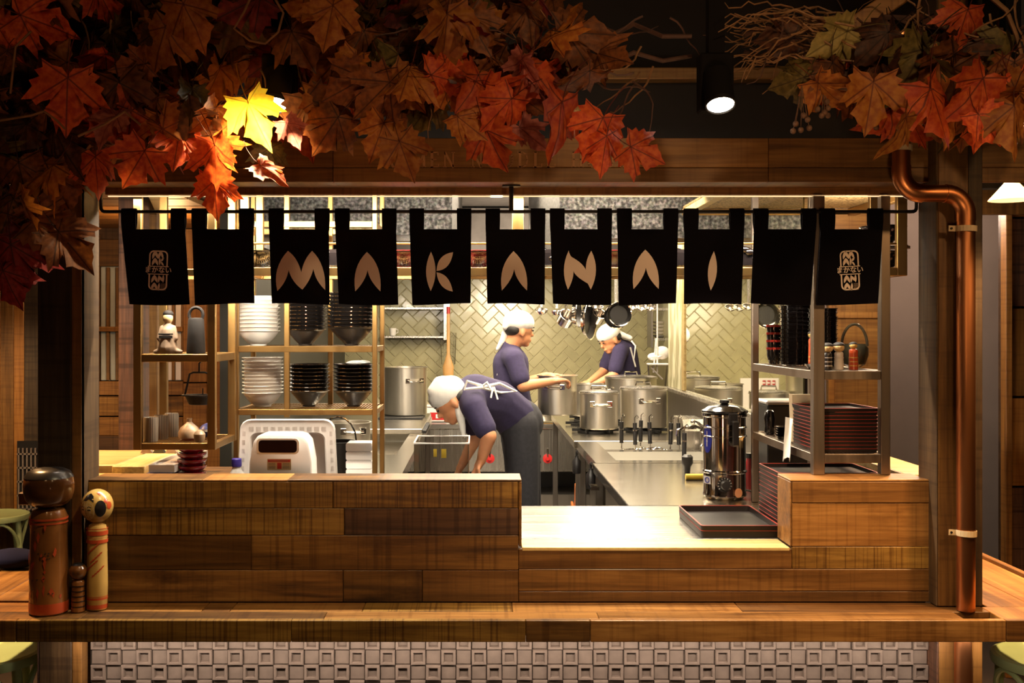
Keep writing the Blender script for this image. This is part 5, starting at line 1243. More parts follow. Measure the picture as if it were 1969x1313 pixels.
# tiny dolls on the shelf unit
for k, (px, d_, H, bm_, hm_, lab) in enumerate(((1591, 3.375, .083, 'doll_black', 'face', 'tiny black haired doll in black beside the shelf post'), (1613, 3.375, .085, 'doll_wht', 'face', 'tiny round headed doll in white and black, middle of the three'), (1641, 3.38, .086, 'doll_red', 'doll_yel', 'tiny striped doll with black hat, rightmost of the three'), (1561, 3.46, .12, 'doll_red', 'doll_yel', 'tiny orange and red doll half hidden behind the shelf post'))):
    hr = .0175 if k < 2 else .0125
    t, hd, bh = doll('kokeshi_doll', lab, (X(px, d_), d_, SR1), H, .0145 if k < 3 else .011, hr, (bm_, hm_), group='tiny dolls on the steel shelf unit')
    c_ = MB(); patch(c_, hr, .86, 0, 1.15, circ(1.5, .55, 16, 0, .2), 1.03); 
    MB().ell((0, .0015, hr*.44), (hr*1.02, hr*1.04, hr*.56), n=20, m=12).build('hair', M['hair'], hd)
    face(hd, hr*1.02, .86, -.15, 1, None)
    st = MB()
    for q in range(3): st.lathe([(.0150 if k < 3 else .0115, .012+q*.013), (.0150 if k < 3 else .0115, .015+q*.013)], 20, cap=False)
    st.build('stripes', M['doll_yel' if k > 1 else 'doll_wht'], t)
t = thing('glass_pitcher', 'round greenish glass vessel with a big ring handle behind the tiny dolls', 'vessel', (X(1643, 3.62), 3.62, SR1))
M['dull_green'] = plain('smoky_green_glass', (.10, .085, .05), .15, alpha=.8)
MB().lathe([(.02, 0), (.036, .01), (.046, .04), (.046, .065), (.036, .08), (.034, .08), (.042, .06), (.03, .012), (0, .006)], 24).build('body', M['dull_green'], t)
MB().tube([(.044*math.cos(a), 0, .072+.075*math.sin(a)) for a in [i*PI/14 for i in range(15)]], .005, 8).build('handle', M['dull_green'], t)
t = thing('black_canister', 'black upright canister at the left of the lower level', 'canister', (X(1480, 3.92), 3.92, SR0))
MB().lathe([(.016, 0), (.020, .01), (.018, .03), (.021, .06), (.016, .085), (.01, .09), (0, .09)], 18).build('body', M['black_gloss'], t)
dish = MB().lathe([(.014, 0), (.018, .003), (.031, .012), (.029, .012), (.015, .004), (0, .004)], 20).mesh('dish', 30)
for k in range(5): o = mesh_obj('sauce_dish', dish, M['black_gloss'], None, (X(1505, 3.74), 3.74, SR0+k*.0085)); tag(o, '%s small black dish of the pile beside the white towel' % (ordn(k, 5) if k in (0, 4) else ordn(k, 5)+' from the bottom'), 'dish', 'small black dishes')
t = thing('towel', 'white towel hanging over the left edge of the lower level', 'towel', (u0-.006, 3.52, SR0+.01))
tw_ = []; fs = []
for j in range(7):
    for k in range(6):
        f = j/6; g = k/5; tw_.append((-.004-.004*math.sin(g*9+f*2)-.012*f, -.035-.02*f+(.07+.03*f)*g, .085-.14*f+.012*math.sin(g*5)*(f > .8)))
for j in range(6):
    for k in range(5): a = j*6+k; fs.append((a, a+1, a+7, a+6))
o = MB().add(tw_, fs).build('cloth', M['cloth_white'], t, weld=False); o.modifiers.new('s', 'SOLIDIFY').thickness = .003
t = thing('paper_bag', 'folded kraft paper bag behind the upper tray stack', 'bag', (X(1545, 3.66), 3.66, SR0))
MB().prism([(-.04, 0), (.035, 0), (.035, .165), (-.045, .165)], -.02, .02).build('bag', M['paper'], t, smooth=0)
t = thing('till_printer', 'black boxy printer with white top on the right worktop behind the shelf unit', 'printer', (X(1490, 4.28)+.02, 4.22, KZ+.001))
MB().box(-.08, .08, -.05, .10, 0, .36, c=.004).build('body', M['black'], t); MB().box(-.085, .085, -.055, .105, .361, .378, c=.006).build('lid', M['white_plastic'], t)

# ================================================================ BEHIND THE LEFT COUNTER FRONT
t = thing('inner_counter', 'low steel bench behind the left counter front', 'counter', (-.60, 3.74, 0))
MB().box(-.255, .265, -.395, .385, KZ-.03, KZ, c=.003).build('top', M['steel_x'], t); MB().box(-.25, .26, -.39, .37, .0, KZ-.031).build('body', M['steel_dark'], t)
t = thing('side_counter', 'low wooden bench behind the counter front under the left display frame', 'counter', (-1.16, 3.66, 0))
MB().box(-.30, .295, -.315, .32, .99, 1.03, c=.003).build('top', M['board'], t); MB().box(-.165, .285, -.305, .31, 0, .9895, c=.003).build('body', M['board'], t)
def slab(label, x0, x1, y0, y1, z0, z1, mat, name='wooden_board'):
    return tag(MB().box(-(x1-x0)/2, (x1-x0)/2, 0, y1-y0, 0, z1-z0, c=.003).build(name, M[mat], None, ((x0+x1)/2, y0, z0)), label, 'board')
slab('wide pale wooden slab behind the left end of the counter front', -1.44, -1.205, 3.50, 3.93, 1.0305, 1.098, 'pale_wood')
slab('pale maple plank with squared end right of the wide slab', -1.203, -1.095, 3.46, 3.93, 1.0305, 1.100, 'pale_wood2')
slab('darker wooden block lying nearest the counter front at the left', -1.42, -1.165, 3.352, 3.45, 1.0305, 1.078, 'pale_wood')
for k in range(3):
    z = 1.0305+k*.0255
    t = thing('menu_book', ['lowest menu book beside the red bowls', 'middle menu book with coloured lettering on its spine', 'top menu book with pale cover'][k], 'book', (-1.045+.006*k, 3.42+.01*k, z))
    MB().box(-.042, .042, 0, .42, 0, .002).box(-.042, .042, 0, .42, .022, .024).box(.040, .042, 0, .42, .002, .022).box(-.042, .042, -.0015, 0, .0, .024).build('cover', M['book' if k < 2 else 'white_plastic'], t)
    MB().box(-.041, .0395, .003, .417, .0022, .0218).build('pages', M['page'], t)
rb_ = MB().lathe([(.026, 0), (.030, .004), (.044, .012), (.048, .018), (.0485, .023), (.045, .023), (.028, .007), (0, .006)], 28).mesh('bowl', 40)
stack(rb_, 'crimson', 369, 3.52, 1.0305, 6, .0208, 'shiny dark red bowl in the stack under the display frame', 'dark red bowls')
t = thing('ladle_spoon', 'dark red spoon lying beside the dark red bowls', 'spoon', (X(398, 3.44), 3.44, 1.0305))
MB().ell((0, 0, .006), (.022, .014, .006)).tube([(.01, 0, .008), (.045, .01, .022)], .004, 8).build('spoon', M['crimson'], t)
t = thing('chopstick_rest', 'small black folded cards standing at the back of the maple plank', 'card', (-1.15, 3.82, 1.101))
for k in range(3): MB().prism([(-.022, 0), (.022, 0), (.012, .014), (-.014, .014)], -.01, .01).build('card', M['black_gloss'] if k % 2 else M['tan_glaze'], t, (k*.03-.03 if False else -.05+k*.045, 0, 0), smooth=0)
t = thing('plastic_bottle', 'clear plastic bottle with a blue screw cap', 'bottle', (X(455, 3.60), 3.60, KZ+.0005)); t.scale = (1.08, 1.08, 1.1)
MB().lathe([(.03, 0), (.033, .005), (.033, .125), (.028, .145), (.014, .168), (.0125, .176)], 24).build('body', M['cloth_white'], t)
MB().lathe([(.0150, .175), (.0158, .178), (.0155, .198), (.0135, .2), (0, .2)], 24).build('cap', M['purple'], t)
# perforated white basket, leaning
t = thing('plastic_basket', 'big white plastic basket standing upright on its side with rows of small holes', 'basket', (X(553, 3.64), 3.64, KZ+.0005)); w = .172; h = Z(806, 3.64)-KZ
def rrect(w, h, r, wb=None):
    pts = []
    for sx, sz, a0 in ((1, 1, 0), (-1, 1, 90), (-1, -1, 180), (1, -1, 270)):
        for q in range(5): a = math.radians(a0+q*22.5); pts.append((sx*(w/2-r)+r*math.cos(a), h/2+sz*(h/2-r)+r*math.sin(a)))
    return pts
def taper(pts, h, k): return [(x*(1+k*(1-z/h)), z) for x, z in pts]
o1 = taper(rrect(2*w-.02, h, .035), h, .10)
mb = MB(); L = [(o1, 0), (taper(rrect(2*w-.02, h, .035), h, .10), .03), ([(x*.90, h/2+(z-h/2)*.87) for x, z in o1], .045), ([(x*.86, h/2+(z-h/2)*.83) for x, z in o1], .10)]
vs = [(x, y, z) for p, y in [(o1, -.0), (o1, -.012)] for x, z in p]
n = 20; rings = [(1, .93, -.0), (1, 1, -.006), (1, 1, .012), (.985, .985, .014), (.90, .88, .010), (.875, .85, .02), (.80, .78, .09)]
vs = []
for sx, sz, y in [(1.0, 1.0, .012), (1.0, 1.0, -.004), (.985, .982, -.008), (.955, .95, -.006), (.93, .91, -.004), (.80, .74, -.004), (.77, .71, .004), (.74, .68, .075)]:
    for x, z in o1: vs.append((x*sx, y, h/2+(z-h/2)*sz))
fs = []
for i in range(7):
    for k in range(n): fs.append((i*n+k, i*n+(k+1) % n, (i+1)*n+(k+1) % n, (i+1)*n+k))
fs.append([7*n+k for k in range(n)])
mb.add(vs, fs); mb.build('shell', M['white_plastic'], t)
hm = MB()
for k in range(11):
    for a in range(4):
        for b in range(4): hm.box(-.0008, .0008, -.0052, -.0040, -.0008, .0008, M=Matrix.Translation((-.125+k*.025+a*.0042-.006, 0, h*.925+b*.0042-.008-.006)))
for sg in (-1, 1):
    for k in range(9):
        for a in range(4):
            for b in range(4): hm.box(-.0008, .0008, -.0052, -.0040, -.0008, .0008, M=Matrix.Translation((sg*(.150*(1+.10*(1-(h*.84-k*.03)/h)))+a*.0042-.006, 0, h*.84-k*.03+b*.0042)))
tag(hm.build('holes', M['grey_print'], t, smooth=0, weld=False), kind='stuff')
# white scale / machine in front
t = thing('counter_scale', 'white rounded plastic scale with dark window and red label before the white basket', 'scale', (X(545, 3.47), 3.47, KZ+.0005)); h = Z(833, 3.45)-KZ
pts = [(-.108, 0), (.108, 0), (.102, h-.09)]+[(.095-.04+.04*math.cos(a), h-.05+.05*math.sin(a)) for a in [math.radians(q) for q in (0, 30, 60, 90)]]+[(-.055-.04*math.sin(a), h-.05+.05*math.cos(a)) for a in [math.radians(q) for q in (0, 30, 60, 90)]]+[(-.102, h-.09)]
b = MB(); n = len(pts); vs = []
for sc_, y in ((.93, -.052), (.985, -.048), (1, -.038), (1, .05)):
    for x, z in pts: vs.append((x*sc_, y, h/2+(z-h/2)*sc_))
fs = [list(range(n))]+[(i*n+k, i*n+(k+1) % n, (i+1)*n+(k+1) % n, (i+1)*n+k) for i in range(3) for k in range(n)]+[[3*n+k for k in range(n)]]
b.add(vs, fs).build('housing', M['white_plastic'], t)
def rbox(w, h, r, y0, y1):
    pts = []
    for sx, sz, a0 in ((1, 1, 0), (-1, 1, 90), (-1, -1, 180), (1, -1, 270)):
        for q in range(4): a = math.radians(a0+q*30); pts.append((sx*(w/2-r)+r*math.cos(a), sz*(h/2-r)+r*math.sin(a)))
    return MB().prism(pts, y0, y1)
zz = Z(858, 3.42)-KZ
rbox(.138, .052, .014, -.056, -.050).build('window_frame', M['white_cer'], t, (-.008, 0, zz)); rbox(.124, .040, .010, -.0585, -.0562).build('dark_window', M['screen'], t, (-.008, 0, zz))
zz = Z(893, 3.42)-KZ
l = rbox(.078, .036, .002, -.0540, -.0522).build('label', M['paper'], t, (-.004, 0, zz)); l['label'] = 'printed label with a red band'
MB().box(-.036, .036, -.0552, -.0541, .008, .016).box(-.006, .008, -.0552, -.0541, -.014, .006).build('red_print', M['red'], l, smooth=0)
g = MB()
for q in range(4):
    for sg in (-1, 1): g.box(sg*.012, sg*.034, -.0550, -.0541, -.012+q*.005, -.010+q*.005)
g.box(-.03, .03, -.0560, -.0552, .011, .013).build('small_print', M['grey_print'], l, smooth=0)
# white takeaway tubs, bucket, steel pot with hose
for k in range(8):
    o = rbox(.094, .030, .006, 0, .09).build('tub', M['white_plastic'], None, (X(690, 3.80), 3.80, KZ+.0158+k*.0315), smooth=30)
    tag(o, '%s white plastic tub of the pile beside the brass post' % (ordn(k, 8) if k in (0, 7) else ordn(k, 8)+' from the bottom'), 'tub', 'white tubs beside the brass post')
t = thing('bucket', 'small black bucket behind the white basket', 'bucket', (X(650, 4.3), 4.3, KZ+.0005)); t.scale = (1.25, 1.25, 1.35)
MB().lathe([(.05, 0), (.06, .15), (.063, .152), (.060, .152), (.048, .005), (0, .005)], 24).build('body', M['black'], t)
MB().tube([(-.06, 0, .15)]+[(.06*-math.cos(a), 0, .15+.075*math.sin(a)) for a in [i*PI/8 for i in range(1, 8)]]+[(.06, 0, .15)], .003, 6).build('handle', M['chrome'], t)

# ================================================================ DISPLAY FRAME CONTENTS
t = thing('figurine', 'seated clay figurine of a woman in a grey robe on the upper display shelf', 'figurine', (X(323, 3.5), 3.5, SA1)); 
mesh_obj('robe', blob([((0, 0, .02), .032, (0, 0, .07), .024), ((0, 0, .07), .024, (0, 0, .092), .014), ((-.01, 0, .010), .016, (-.042, -.005, .006), .007), ((.01, 0, .010), .016, (.045, -.005, .006), .007), ((-.018, 0, .085), .010, (-.026, -.006, .05), .010), ((.018, 0, .085), .010, (.026, -.006, .05), .010)], [((0, 0, .012), (.036, .026, .014))], .0035, 3), M['clay'], t)
MB().ell((0, 0, .118), (.0165, .016, .021), n=16, m=12).ell((0, 0, .098), (.007, .007, .01)).build('head', M['face'], t)
MB().ell((0, .003, .131), (.0172, .0175, .0135), n=16, m=12).build('hair', M['dark_iron'], t)
MB().box(-.024, .024, -.027, -.022, .062, .067, c=.001).box(-.022, .022, -.028, -.022, .050, .060, c=.001).build('sash', M['dark_iron'], t)
t = thing('iron_bottle', 'tall dark iron bottle with a ring handle on the upper display shelf', 'bottle', (X(377, 3.5), 3.5, SA1))
MB().lathe([(.030, 0), (.031, .004), (.028, .06), (.026, .112), (.022, .118), (0, .119)], 24).build('body', M['dark_iron'], t)
MB().tube([(.023*math.cos(a), 0, .128+.025*math.sin(a)) for a in [-.5+i*(PI+1)/12 for i in range(13)]], .0055, 8).build('ring_handle', M['dark_iron'], t)
t = thing('hanging_brazier', 'black iron dish hanging by a tall bail from the upper display shelf', 'lamp dish', (X(383, 3.52), 3.52, Z(778, 3.52)))
hh = Z(716, 3.52)-Z(778, 3.52)
MB().lathe([(.030, 0), (.034, .002), (.046, .028), (.058, .030), (.058, .034), (.044, .034), (.032, .008), (0, .006)], 24, sy=.8).build('dish', M['iron'], t)
MB().tube([(-.048, 0, .032), (-.040, 0, hh*.6), (-.032, 0, hh*.95), (-.020, 0, hh), (.020, 0, hh), (.032, 0, hh*.95), (.040, 0, hh*.6), (.048, 0, .032)], .0035, 8).tube([(0, 0, hh), (0, 0, hh+.03), (.006, 0, hh+.036), (.003, 0, SA1-Z(778, 3.52)-.006)], .003, 6).tube([(.012, 0, .03), (.012, 0, .055)], .002, 6).build('bail', M['iron'], t)
def striped():
    m, t, b = nt('striped_cup_glaze'); tcn = nd(t, 'ShaderNodeTexCoord'); sx = nd(t, 'ShaderNodeSeparateXYZ'); lk(t, tcn.outputs['Object'], sx.inputs[0])
    at_ = nd(t, 'ShaderNodeMath', operation='ARCTAN2'); lk(t, sx.outputs[0], at_.inputs[0]); lk(t, sx.outputs[1], at_.inputs[1])
    ml = nd(t, 'ShaderNodeMath', operation='MULTIPLY', i={1: 26}); lk(t, at_.outputs[0], ml.inputs[0]); sn = nd(t, 'ShaderNodeMath', operation='SINE'); lk(t, ml.outputs[0], sn.inputs[0])
    lk(t, ramp(t, sn.outputs[0], [(.10, (.07, .05, .04)), (.40, (.40, .33, .24))]), b.inputs['Base Color']); b.inputs['Roughness'].default_value = .4; return m
M['striped'] = striped()
cu = MB().lathe([(.021, 0), (.023, .003), (.0235, .075), (.022, .08), (.0205, .078), (.020, .01), (0, .01)], 28).mesh('cup', 40)
for k, (px, d_) in enumerate(((290, 3.45), (310, 3.53), (330, 3.61))):
    o = mesh_obj('striped_cup', cu, M['striped'], None, (X(px, d_), d_, SA0)); tag(o, ['nearest striped cup at the left of the lower display shelf', 'striped cup in the middle of the row on the lower display shelf', 'striped cup at the back of the row beside the clay pot'][k], 'cup', 'striped cups')
t = thing('clay_pot', 'tan round clay pot with a narrow neck on the lower display shelf', 'pot', (X(364, 3.5), 3.5, SA0))
MB().lathe([(.022, 0), (.034, .008), (.036, .025), (.028, .042), (.012, .055), (.008, .06), (.009, .072), (.006, .072), (0, .06)], 28).build('body', M['tan_glaze'], t)
t = thing('clay_cup', 'small brown decorated cup in front of the tan clay pot', 'cup', (X(385, 3.46), 3.45, SA0))
MB().lathe([(.012, 0), (.017, .006), (.019, .024), (.014, .032), (.005, .038), (0, .038)], 20).build('body', M['tan_glaze'], t)
t = thing('blue_jar', 'dark blue and white jar at the right rear of the lower display shelf', 'jar', (X(408, 3.62)-.015, 3.62, SA0))
MB().lathe([(.018, 0), (.028, .01), (.030, .025), (.020, .038), (.008, .044), (0, .046)], 24).build('body', M['book'], t); MB().lathe([(.0305, .018), (.0307, .026)], 24, cap=False).build('band', M['white_cer'], t)

# ================================================================ DOLLS ON THE LEDGE
M['ink'] = plain('black_ink', (.02, .012, .01), .5)
d_ = 3.088
t, hd, bh = doll('kokeshi_doll', 'tall old kokeshi doll with a wide dark head, standing leftmost on the ledge', (X(94, d_), d_, LZ+.002), .418, .0545, .070, ('doll_br', 'doll_head_br'), head_s=.80)
for q in ([(.0553, .004), (.0556, .012), (.0556, .028), (.0553, .034)], [(.0535, bh*.88), (.0535, bh*.90)], [(.0535, bh*.845), (.0537, bh*.86)]): MB().lathe(q, 36, cap=False).build('red_band', M['doll_red'], t)
MB().lathe([(.030, bh-.006), (.0315, bh), (.030, bh+.006)], 30, cap=False).build('neck_ring', M['doll_head_br'], t)
fl = MB(); 
for k in range(26):
    a = R.uniform(-1.1, 1.1); z = R.uniform(.05, bh*.8); 
    if k % 2: z = .05+.1*(k % 3)+R.uniform(0, .03)
    rr = .0553; w = R.uniform(.05, .13); hgt_ = R.uniform(.006, .018)
    pts = [(a-w, z), (a, z-hgt_), (a+w, z+hgt_*.3), (a, z+hgt_)]
    fl.add([(rr*math.sin(p), -rr*math.cos(p), q) for p, q in pts], [(0, 1, 2, 3)])
tag(fl.build('faded_red_flowers', M['doll_red'], t, smooth=0), kind='stuff')
ik = MB()
for k in range(14):
    a = R.uniform(-.6, .6); z = R.choice([.055, .085, .16, bh*.76])+R.uniform(0, .02); rr = .0556
    ik.add([(rr*math.sin(a), -rr*math.cos(a), z), (rr*math.sin(a+.09), -rr*math.cos(a+.09), z+.003), (rr*math.sin(a+.08), -rr*math.cos(a+.08), z+.005), (rr*math.sin(a-.01), -rr*math.cos(a-.01), z+.0035)], [(0, 1, 2, 3)])
ik.build('ink_marks', M['ink'], t, smooth=0)
me_ = MB().lathe([(.0, -.056), (.034, -.055), (.052, -.048), (.064, -.034), (.070, -.012), (.071, .010), (.068, .030), (.058, .046), (.040, .0545), (.0, .057)], 40).mesh('head', 60); me_.materials.append(M['doll_head_br']); hd.data = me_
MB().lathe([(.0, .0578), (.041, .0552), (.059, .0465), (.0688, .0305)], 40, cap=False).build('black_hair', M['doll_black'], hd)
d_ = 3.125
t, hd, bh = doll('kokeshi_doll', 'yellow kokeshi doll with a painted face and red striped body, right of the old doll', (X(187, d_), d_, LZ+.002), Z(941, d_)-LZ-.002, .0305, .0465, ('doll_yel', 'doll_yel'), head_s=1.08)
hr, hs = .0465, 1.08
face(hd, hr, hs, -.42, 1.0)
p = MB(); patch(p, hr, hs, -.30, .62, [(-.45, -.22), (-.35, .10), (0, .32), (.35, .12), (.42, -.30), (.2, -.12), (.02, -.10), (-.15, -.22)], 1.016); patch(p, hr, hs, .55, -.06, circ(.36, .50, 18), 1.016)
p.build('black_hair', M['doll_black'], hd, smooth=80)
p = MB()
for lo, la in ((.75, .35), (.30, .95)):
    for k in range(5): a = -.5+k*.35; p_ = [(0, 0), (.16*math.cos(a)+.05, .16*math.sin(a)+.06), (.42*math.cos(a), .42*math.sin(a)), (.16*math.cos(a)+.03, .16*math.sin(a)-.05)]; patch(p, hr, hs, lo, la, p_, 1.012+.001*k)
patch(p, hr, hs, 1.15, .1, circ(.2, .22, 12), 1.018)
p.build('red_ribbons', M['doll_red'], hd, smooth=80)
bb = MB()
for z0, z1 in ((.004, .016), (.030, .036), (.038, .040), (bh*.77, bh*.81), (bh*.83, bh*.835), (bh*.86, bh*.91), (bh*.93, bh*.94)): MB().lathe([(.0308, z0), (.0308, z1)], 32, cap=False).build('red_band', M['doll_red'], t)
cal = MB()
for zc_, a0 in ((bh*.64, -.2), (bh*.54, .1), (bh*.45, -.3), (bh*.38, .3)):
    for k in range(5):
        a = a0-.5+k*.22; z = zc_+k*.006; rr = .0311
        cal.add([(rr*math.sin(q), -rr*math.cos(q), zz) for q, zz in ((a, z), (a+.30, z+.006), (a+.34, z+.0105), (a+.08, z+.007))], [(0, 1, 2, 3)])
cal.build('red_brush_writing', M['doll_red'], t, smooth=0)
d_ = 3.095
t, hd, bh = doll('kokeshi_doll', 'smallest dark brown kokeshi doll standing between the two bigger dolls', (X(150, d_), d_, LZ+.002), Z(1083, d_)-LZ-.002, .0195, .0255, ('doll_br', 'doll_br'), head_s=.98)
face(hd, .0255, .98, .1, 1, 'face' if False else None); MB().ell((0, .003, .006), (.0262, .0255, .0232), n=20, m=12).build('hair', M['doll_black'], hd) if False else None
MB().lathe([(.0, .0257), (.012, .0238), (.0175, .0195)], 24, cap=False).build('hair', M['doll_black'], hd)
bb = MB()
for k in range(5): bb.lathe([(.0202, .014+k*.015), (.0203, .017+k*.015)], 24, cap=False)
bb.build('dark_bands', M['doll_black'], t)
# small doll on top of the header beam
d_ = 3.24
t, hd, bh = doll('kokeshi_doll', 'little doll standing on top of the header beam behind the leaves', (X(1103, d_), d_, zt_+.0005), Z(201, d_)-zt_, .016, .021, ('doll_red', 'face'), head_s=.95)
MB().ell((0, .004, .006), (.0222, .021, .0185), n=20, m=12).build('hair', M['doll_black'], hd); face(hd, .021, .95, 0, 1, None)

# ================================================================ SIDE ROOMS
def vb(parent, mat, px0, px1, y0, y1, d, th=.03, name='panel_board'):
    board(parent, mat, X(px0, d), X(px1, d), d, d+th, Z(y1, d), Z(y0, d), name=name, c=.003)
d = 6.2
wl = tag(MB().box(-4.4, -1.31, d+.05, d+.15, 0, 2.6).build('wall_left', M['board_dark']), kind='structure')
for a, b, y0, y1, m_ in ((-340, -200, 450, 1140, 'panel_wood'), (-200, -60, 450, 1140, 'post_rough'), (-60, 0, 450, 1140, 'panel_wood'), (0, 26, 450, 1140, 'post'), (26, 46, 450, 1140, 'panel_wood'), (46, 76, 450, 880, 'post_dark'), (76, 190, 450, 1140, 'post'), (190, 352, 460, 512, 'board_red'),
    (190, 352, 733, 760, 'panel_wood_x'), (190, 352, 762, 800, 'board'), (190, 352, 802, 838, 'panel_wood_x'), (352, 398, 440, 735, 'panel_wood'), (352, 398, 737, 900, 'panel_wood_x'), (398, 430, 440, 1000, 'panel_wood'), (430, 478, 440, 1000, 'post'), (190, 352, 838, 900, 'board_dark')):
    vb(wl, m_, a, b, y0, y1, d)
win = tag(MB().box(X(190, d), X(352, d), d+.04, d+.05, Z(733, d), Z(512, d)).build('window_1', M['blind']), kind='structure')
for k in range(9):
    a = 192+k*18; MB().box(0, 10*d/FX, 0, .01, 0, Z(514, d)-Z(731, d)).build('blind_slat', M['white_plastic'] if k in (2, 7, 8) else M['blind'], win, (X(a, d), d+.02, Z(731, d)))
    MB().box(0, 5*d/FX, 0, .02, 0, Z(514, d)-Z(731, d)).build('mullion', M['post'], win, (X(a+12, d), d+.005, Z(731, d)))
MB().box(X(190, d), X(352, d), d-.01, d+.03, Z(637, d), Z(628, d)).build('transom', M['panel_wood_x'], win)
cw = tag(MB().box(-4.4, -1.31, 4.2, 6.25, 2.17, 2.2).build('ceiling_left', M['board_dark']), kind='structure')
for k in range(7): board(cw, 'panel_wood_x', -4.3, -1.32, 4.25+k*.28, 4.25+k*.28+.26, 2.14, 2.165, name='ceiling_board', c=.003)
t = thing('timber_post', 'rough sawn dark red post behind the left end of the opening', 'post', (X(251, 3.95), 3.97, 0)); MB().box(-.046, .046, -.02, .06, 1.032, 2.6, c=.003).build('post', M['post_rough'], t)
t = thing('timber_post', 'reddish narrow post seen through the display frame', 'post', (X(293, 4.3), 4.3, 0)); MB().box(-.026, .026, -.02, .04, 0, 2.16, c=.003).build('post', M['post'], t)
for k, (y0, y1) in enumerate(((4.0, 4.05), (4.4, 4.45))):
    pass
t = thing('sloping_rafter', 'pale sloping rafter under the beam at the left end', 'beam', (-1.15, 3.75, 2.05))
MB().box(-.45, .02, -.02, .02, -.03, .03, c=.003, M=rotm(0, .30, 0)).build('rafter', M['pale_wood'], t) if False else MB().box(-.02, .02, -.33, .5, -.04, .03, c=.003, M=rotm(0, 0, .25)).build('rafter', M['pale_wood'], t)
t = thing('lattice_screen', 'dark screen with a grey lattice pattern behind the left stool', 'screen', (X(58, 6.15), 6.1, 0))
g = MB()
for k in range(5):
    g.box(-.05+k*.024, -.042+k*.024, 0, .01, .5, .86); g.box(-.055, .06, 0, .01, .5+k*.08, .51+k*.08)
g.build('lattice', M['gwall'], t, smooth=0, weld=False); MB().box(-.06, .065, .012, .02, .0, .9).build('panel', M['black'], t)
# right room
d = 5.9
wr = tag(MB().box(1.9, 4.4, d, d+.1, 0, 2.55).build('wall_right_room', M['gwall']), kind='structure')
t = thing('wood_screen', 'orange brown framed wooden screen behind the right shelf unit', 'screen', (X(1640, 5.0), 5.0, 0))
w = .10
MB().box(-w-.02, w+.06, 0, .02, .0, 2.1).build('panel', M['panel_wood_x'], t)
for a, b in ((-w-.02, -w+.01), (w+.03, w+.06)): MB().box(a, b, -.012, -.0005, 0, 2.1, c=.002).build('stile', M['panel_wood'], t)
for z in (1.12, 1.34, 1.60, 1.85): MB().box(-w+.011, w+.029, -.010, -.0005, z, z+.03, c=.002).build('rail', M['panel_wood_x'], t)
t = thing('timber_post', 'dark edge post of the side wall at the far right', 'post', (X(1936, 4.7), 4.7, 0)); MB().box(-.013, .015, -.02, .03, 0, 2.35, c=.002).build('post', M['panel_wood'], t)
wf2 = tag(MB().box(X(1941, 4.7), 4.4, 4.73, 4.8, 0, 2.5).build('wall_far_right', M['board_dark']), kind='structure')
for k in range(9):
    for j in range(6): board(wf2, ['post', 'post_rough', 'panel_wood'][(k+j) % 3], X(1942+k*30, 4.7), X(1942+k*30+29, 4.7), 4.70, 4.73, .05+j*.40, .05+j*.40+.39, name='wall_board')
t = thing('head_board', 'brown board across the top of the side doorway at the right', 'beam', (2.3, 4.65, Z(412, 4.65))); MB().box(-.32, .9, 0, .04, 0, .18, c=.003).build('board', M['post'], t)
t = thing('pendant_lamp', 'glowing cone shaped pendant lampshade at the far right edge', 'lamp', (X(1945, 4.1), 4.1, Z(385, 4.1)))
MB().lathe([(.085, 0), (.045, .045), (.02, .075), (.0, .08)], 24, cap=False).build('shade', M['shade_on'], t); MB().tube([(0, 0, .08), (0, 0, .8)], .003, 6).build('cord', M['black'], t)
t = thing('timber_post', 'pale vertical window post seen through the right shelf unit', 'post', (X(1462, 5.4), 5.4, 0)); MB().box(-.012, .012, 0, .03, 0, 2.1, c=.002).build('post', M['white_plastic'], t)
t = thing('timber_post', 'second pale window post right of the first behind the shelf unit', 'post', (X(1490, 5.4), 5.4, 0)); MB().box(-.016, .016, 0, .03, 0, 2.1, c=.002).build('post', M['white_plastic'], t)
t = thing('inner_side_ledge', 'pale wooden shelf running back beside the right shelf unit', 'counter', (1.437, 3.5, 0)); MB().box(-.072, .06, -.15, 1.3, 1.05, 1.086, c=.003).build('board', M['pale_wood'], t); MB().box(-.060, .05, -.14, 1.28, .73, 1.049).build('support', M['board_dark'], t)
# rafter at the upper right
t = thing('sloping_rafter', 'sloping timber rafter at the top of the picture right of the spotlight', 'beam', (X(1680, 2.9), 2.9, Z(25, 2.9)))
MB().box(-.22, .22, -.03, .03, -.026, .026, c=.003, M=rotm(0, -.60, 0)).build('rafter', M['panel_wood_x'], t)
# spotlights
def spot(label, px, py, d):
    t = thing('ceiling_spotlight', label, 'spotlight', (X(px, d), d, Z(py, d)))
    hs_ = MB().lathe([(.034, .012), (.036, .012), (.036, .10), (.0, .103)], 24).build('housing', M['fixture'], t); hs_.rotation_euler = (-.42, 0, 0); ln_ = MB().lathe([(.033, .008), (.0, .004)], 24).build('lens', M['lamp_on'], t); ln_.rotation_euler = (-.42, 0, 0)
    MB().lathe([(.034, .004), (.037, .004), (.037, .014), (.034, .013)], 24, cap=False).build('ring', M['rod'], t, rot=(-.42, 0, 0)); MB().box(-.042, .042, .038, .09, -.0, .145, c=.004).box(-.02, .02, .045, .08, .146, 3.05-Z(py, d)).build('gear_box', M['fixture'], t)
spot('bright ceiling spotlight hanging above the right part of the counter', 1386, 206, 2.6)
spot('bright ceiling spotlight half hidden behind the glowing yellow leaf', 529, 206, 2.62)
spot('ceiling spotlight at the right edge above the right leaves', 1966, 236, 2.7)
M['navy_dark'] = plain('dark_navy_cloth', (.008, .009, .03), .95, spec=.1)
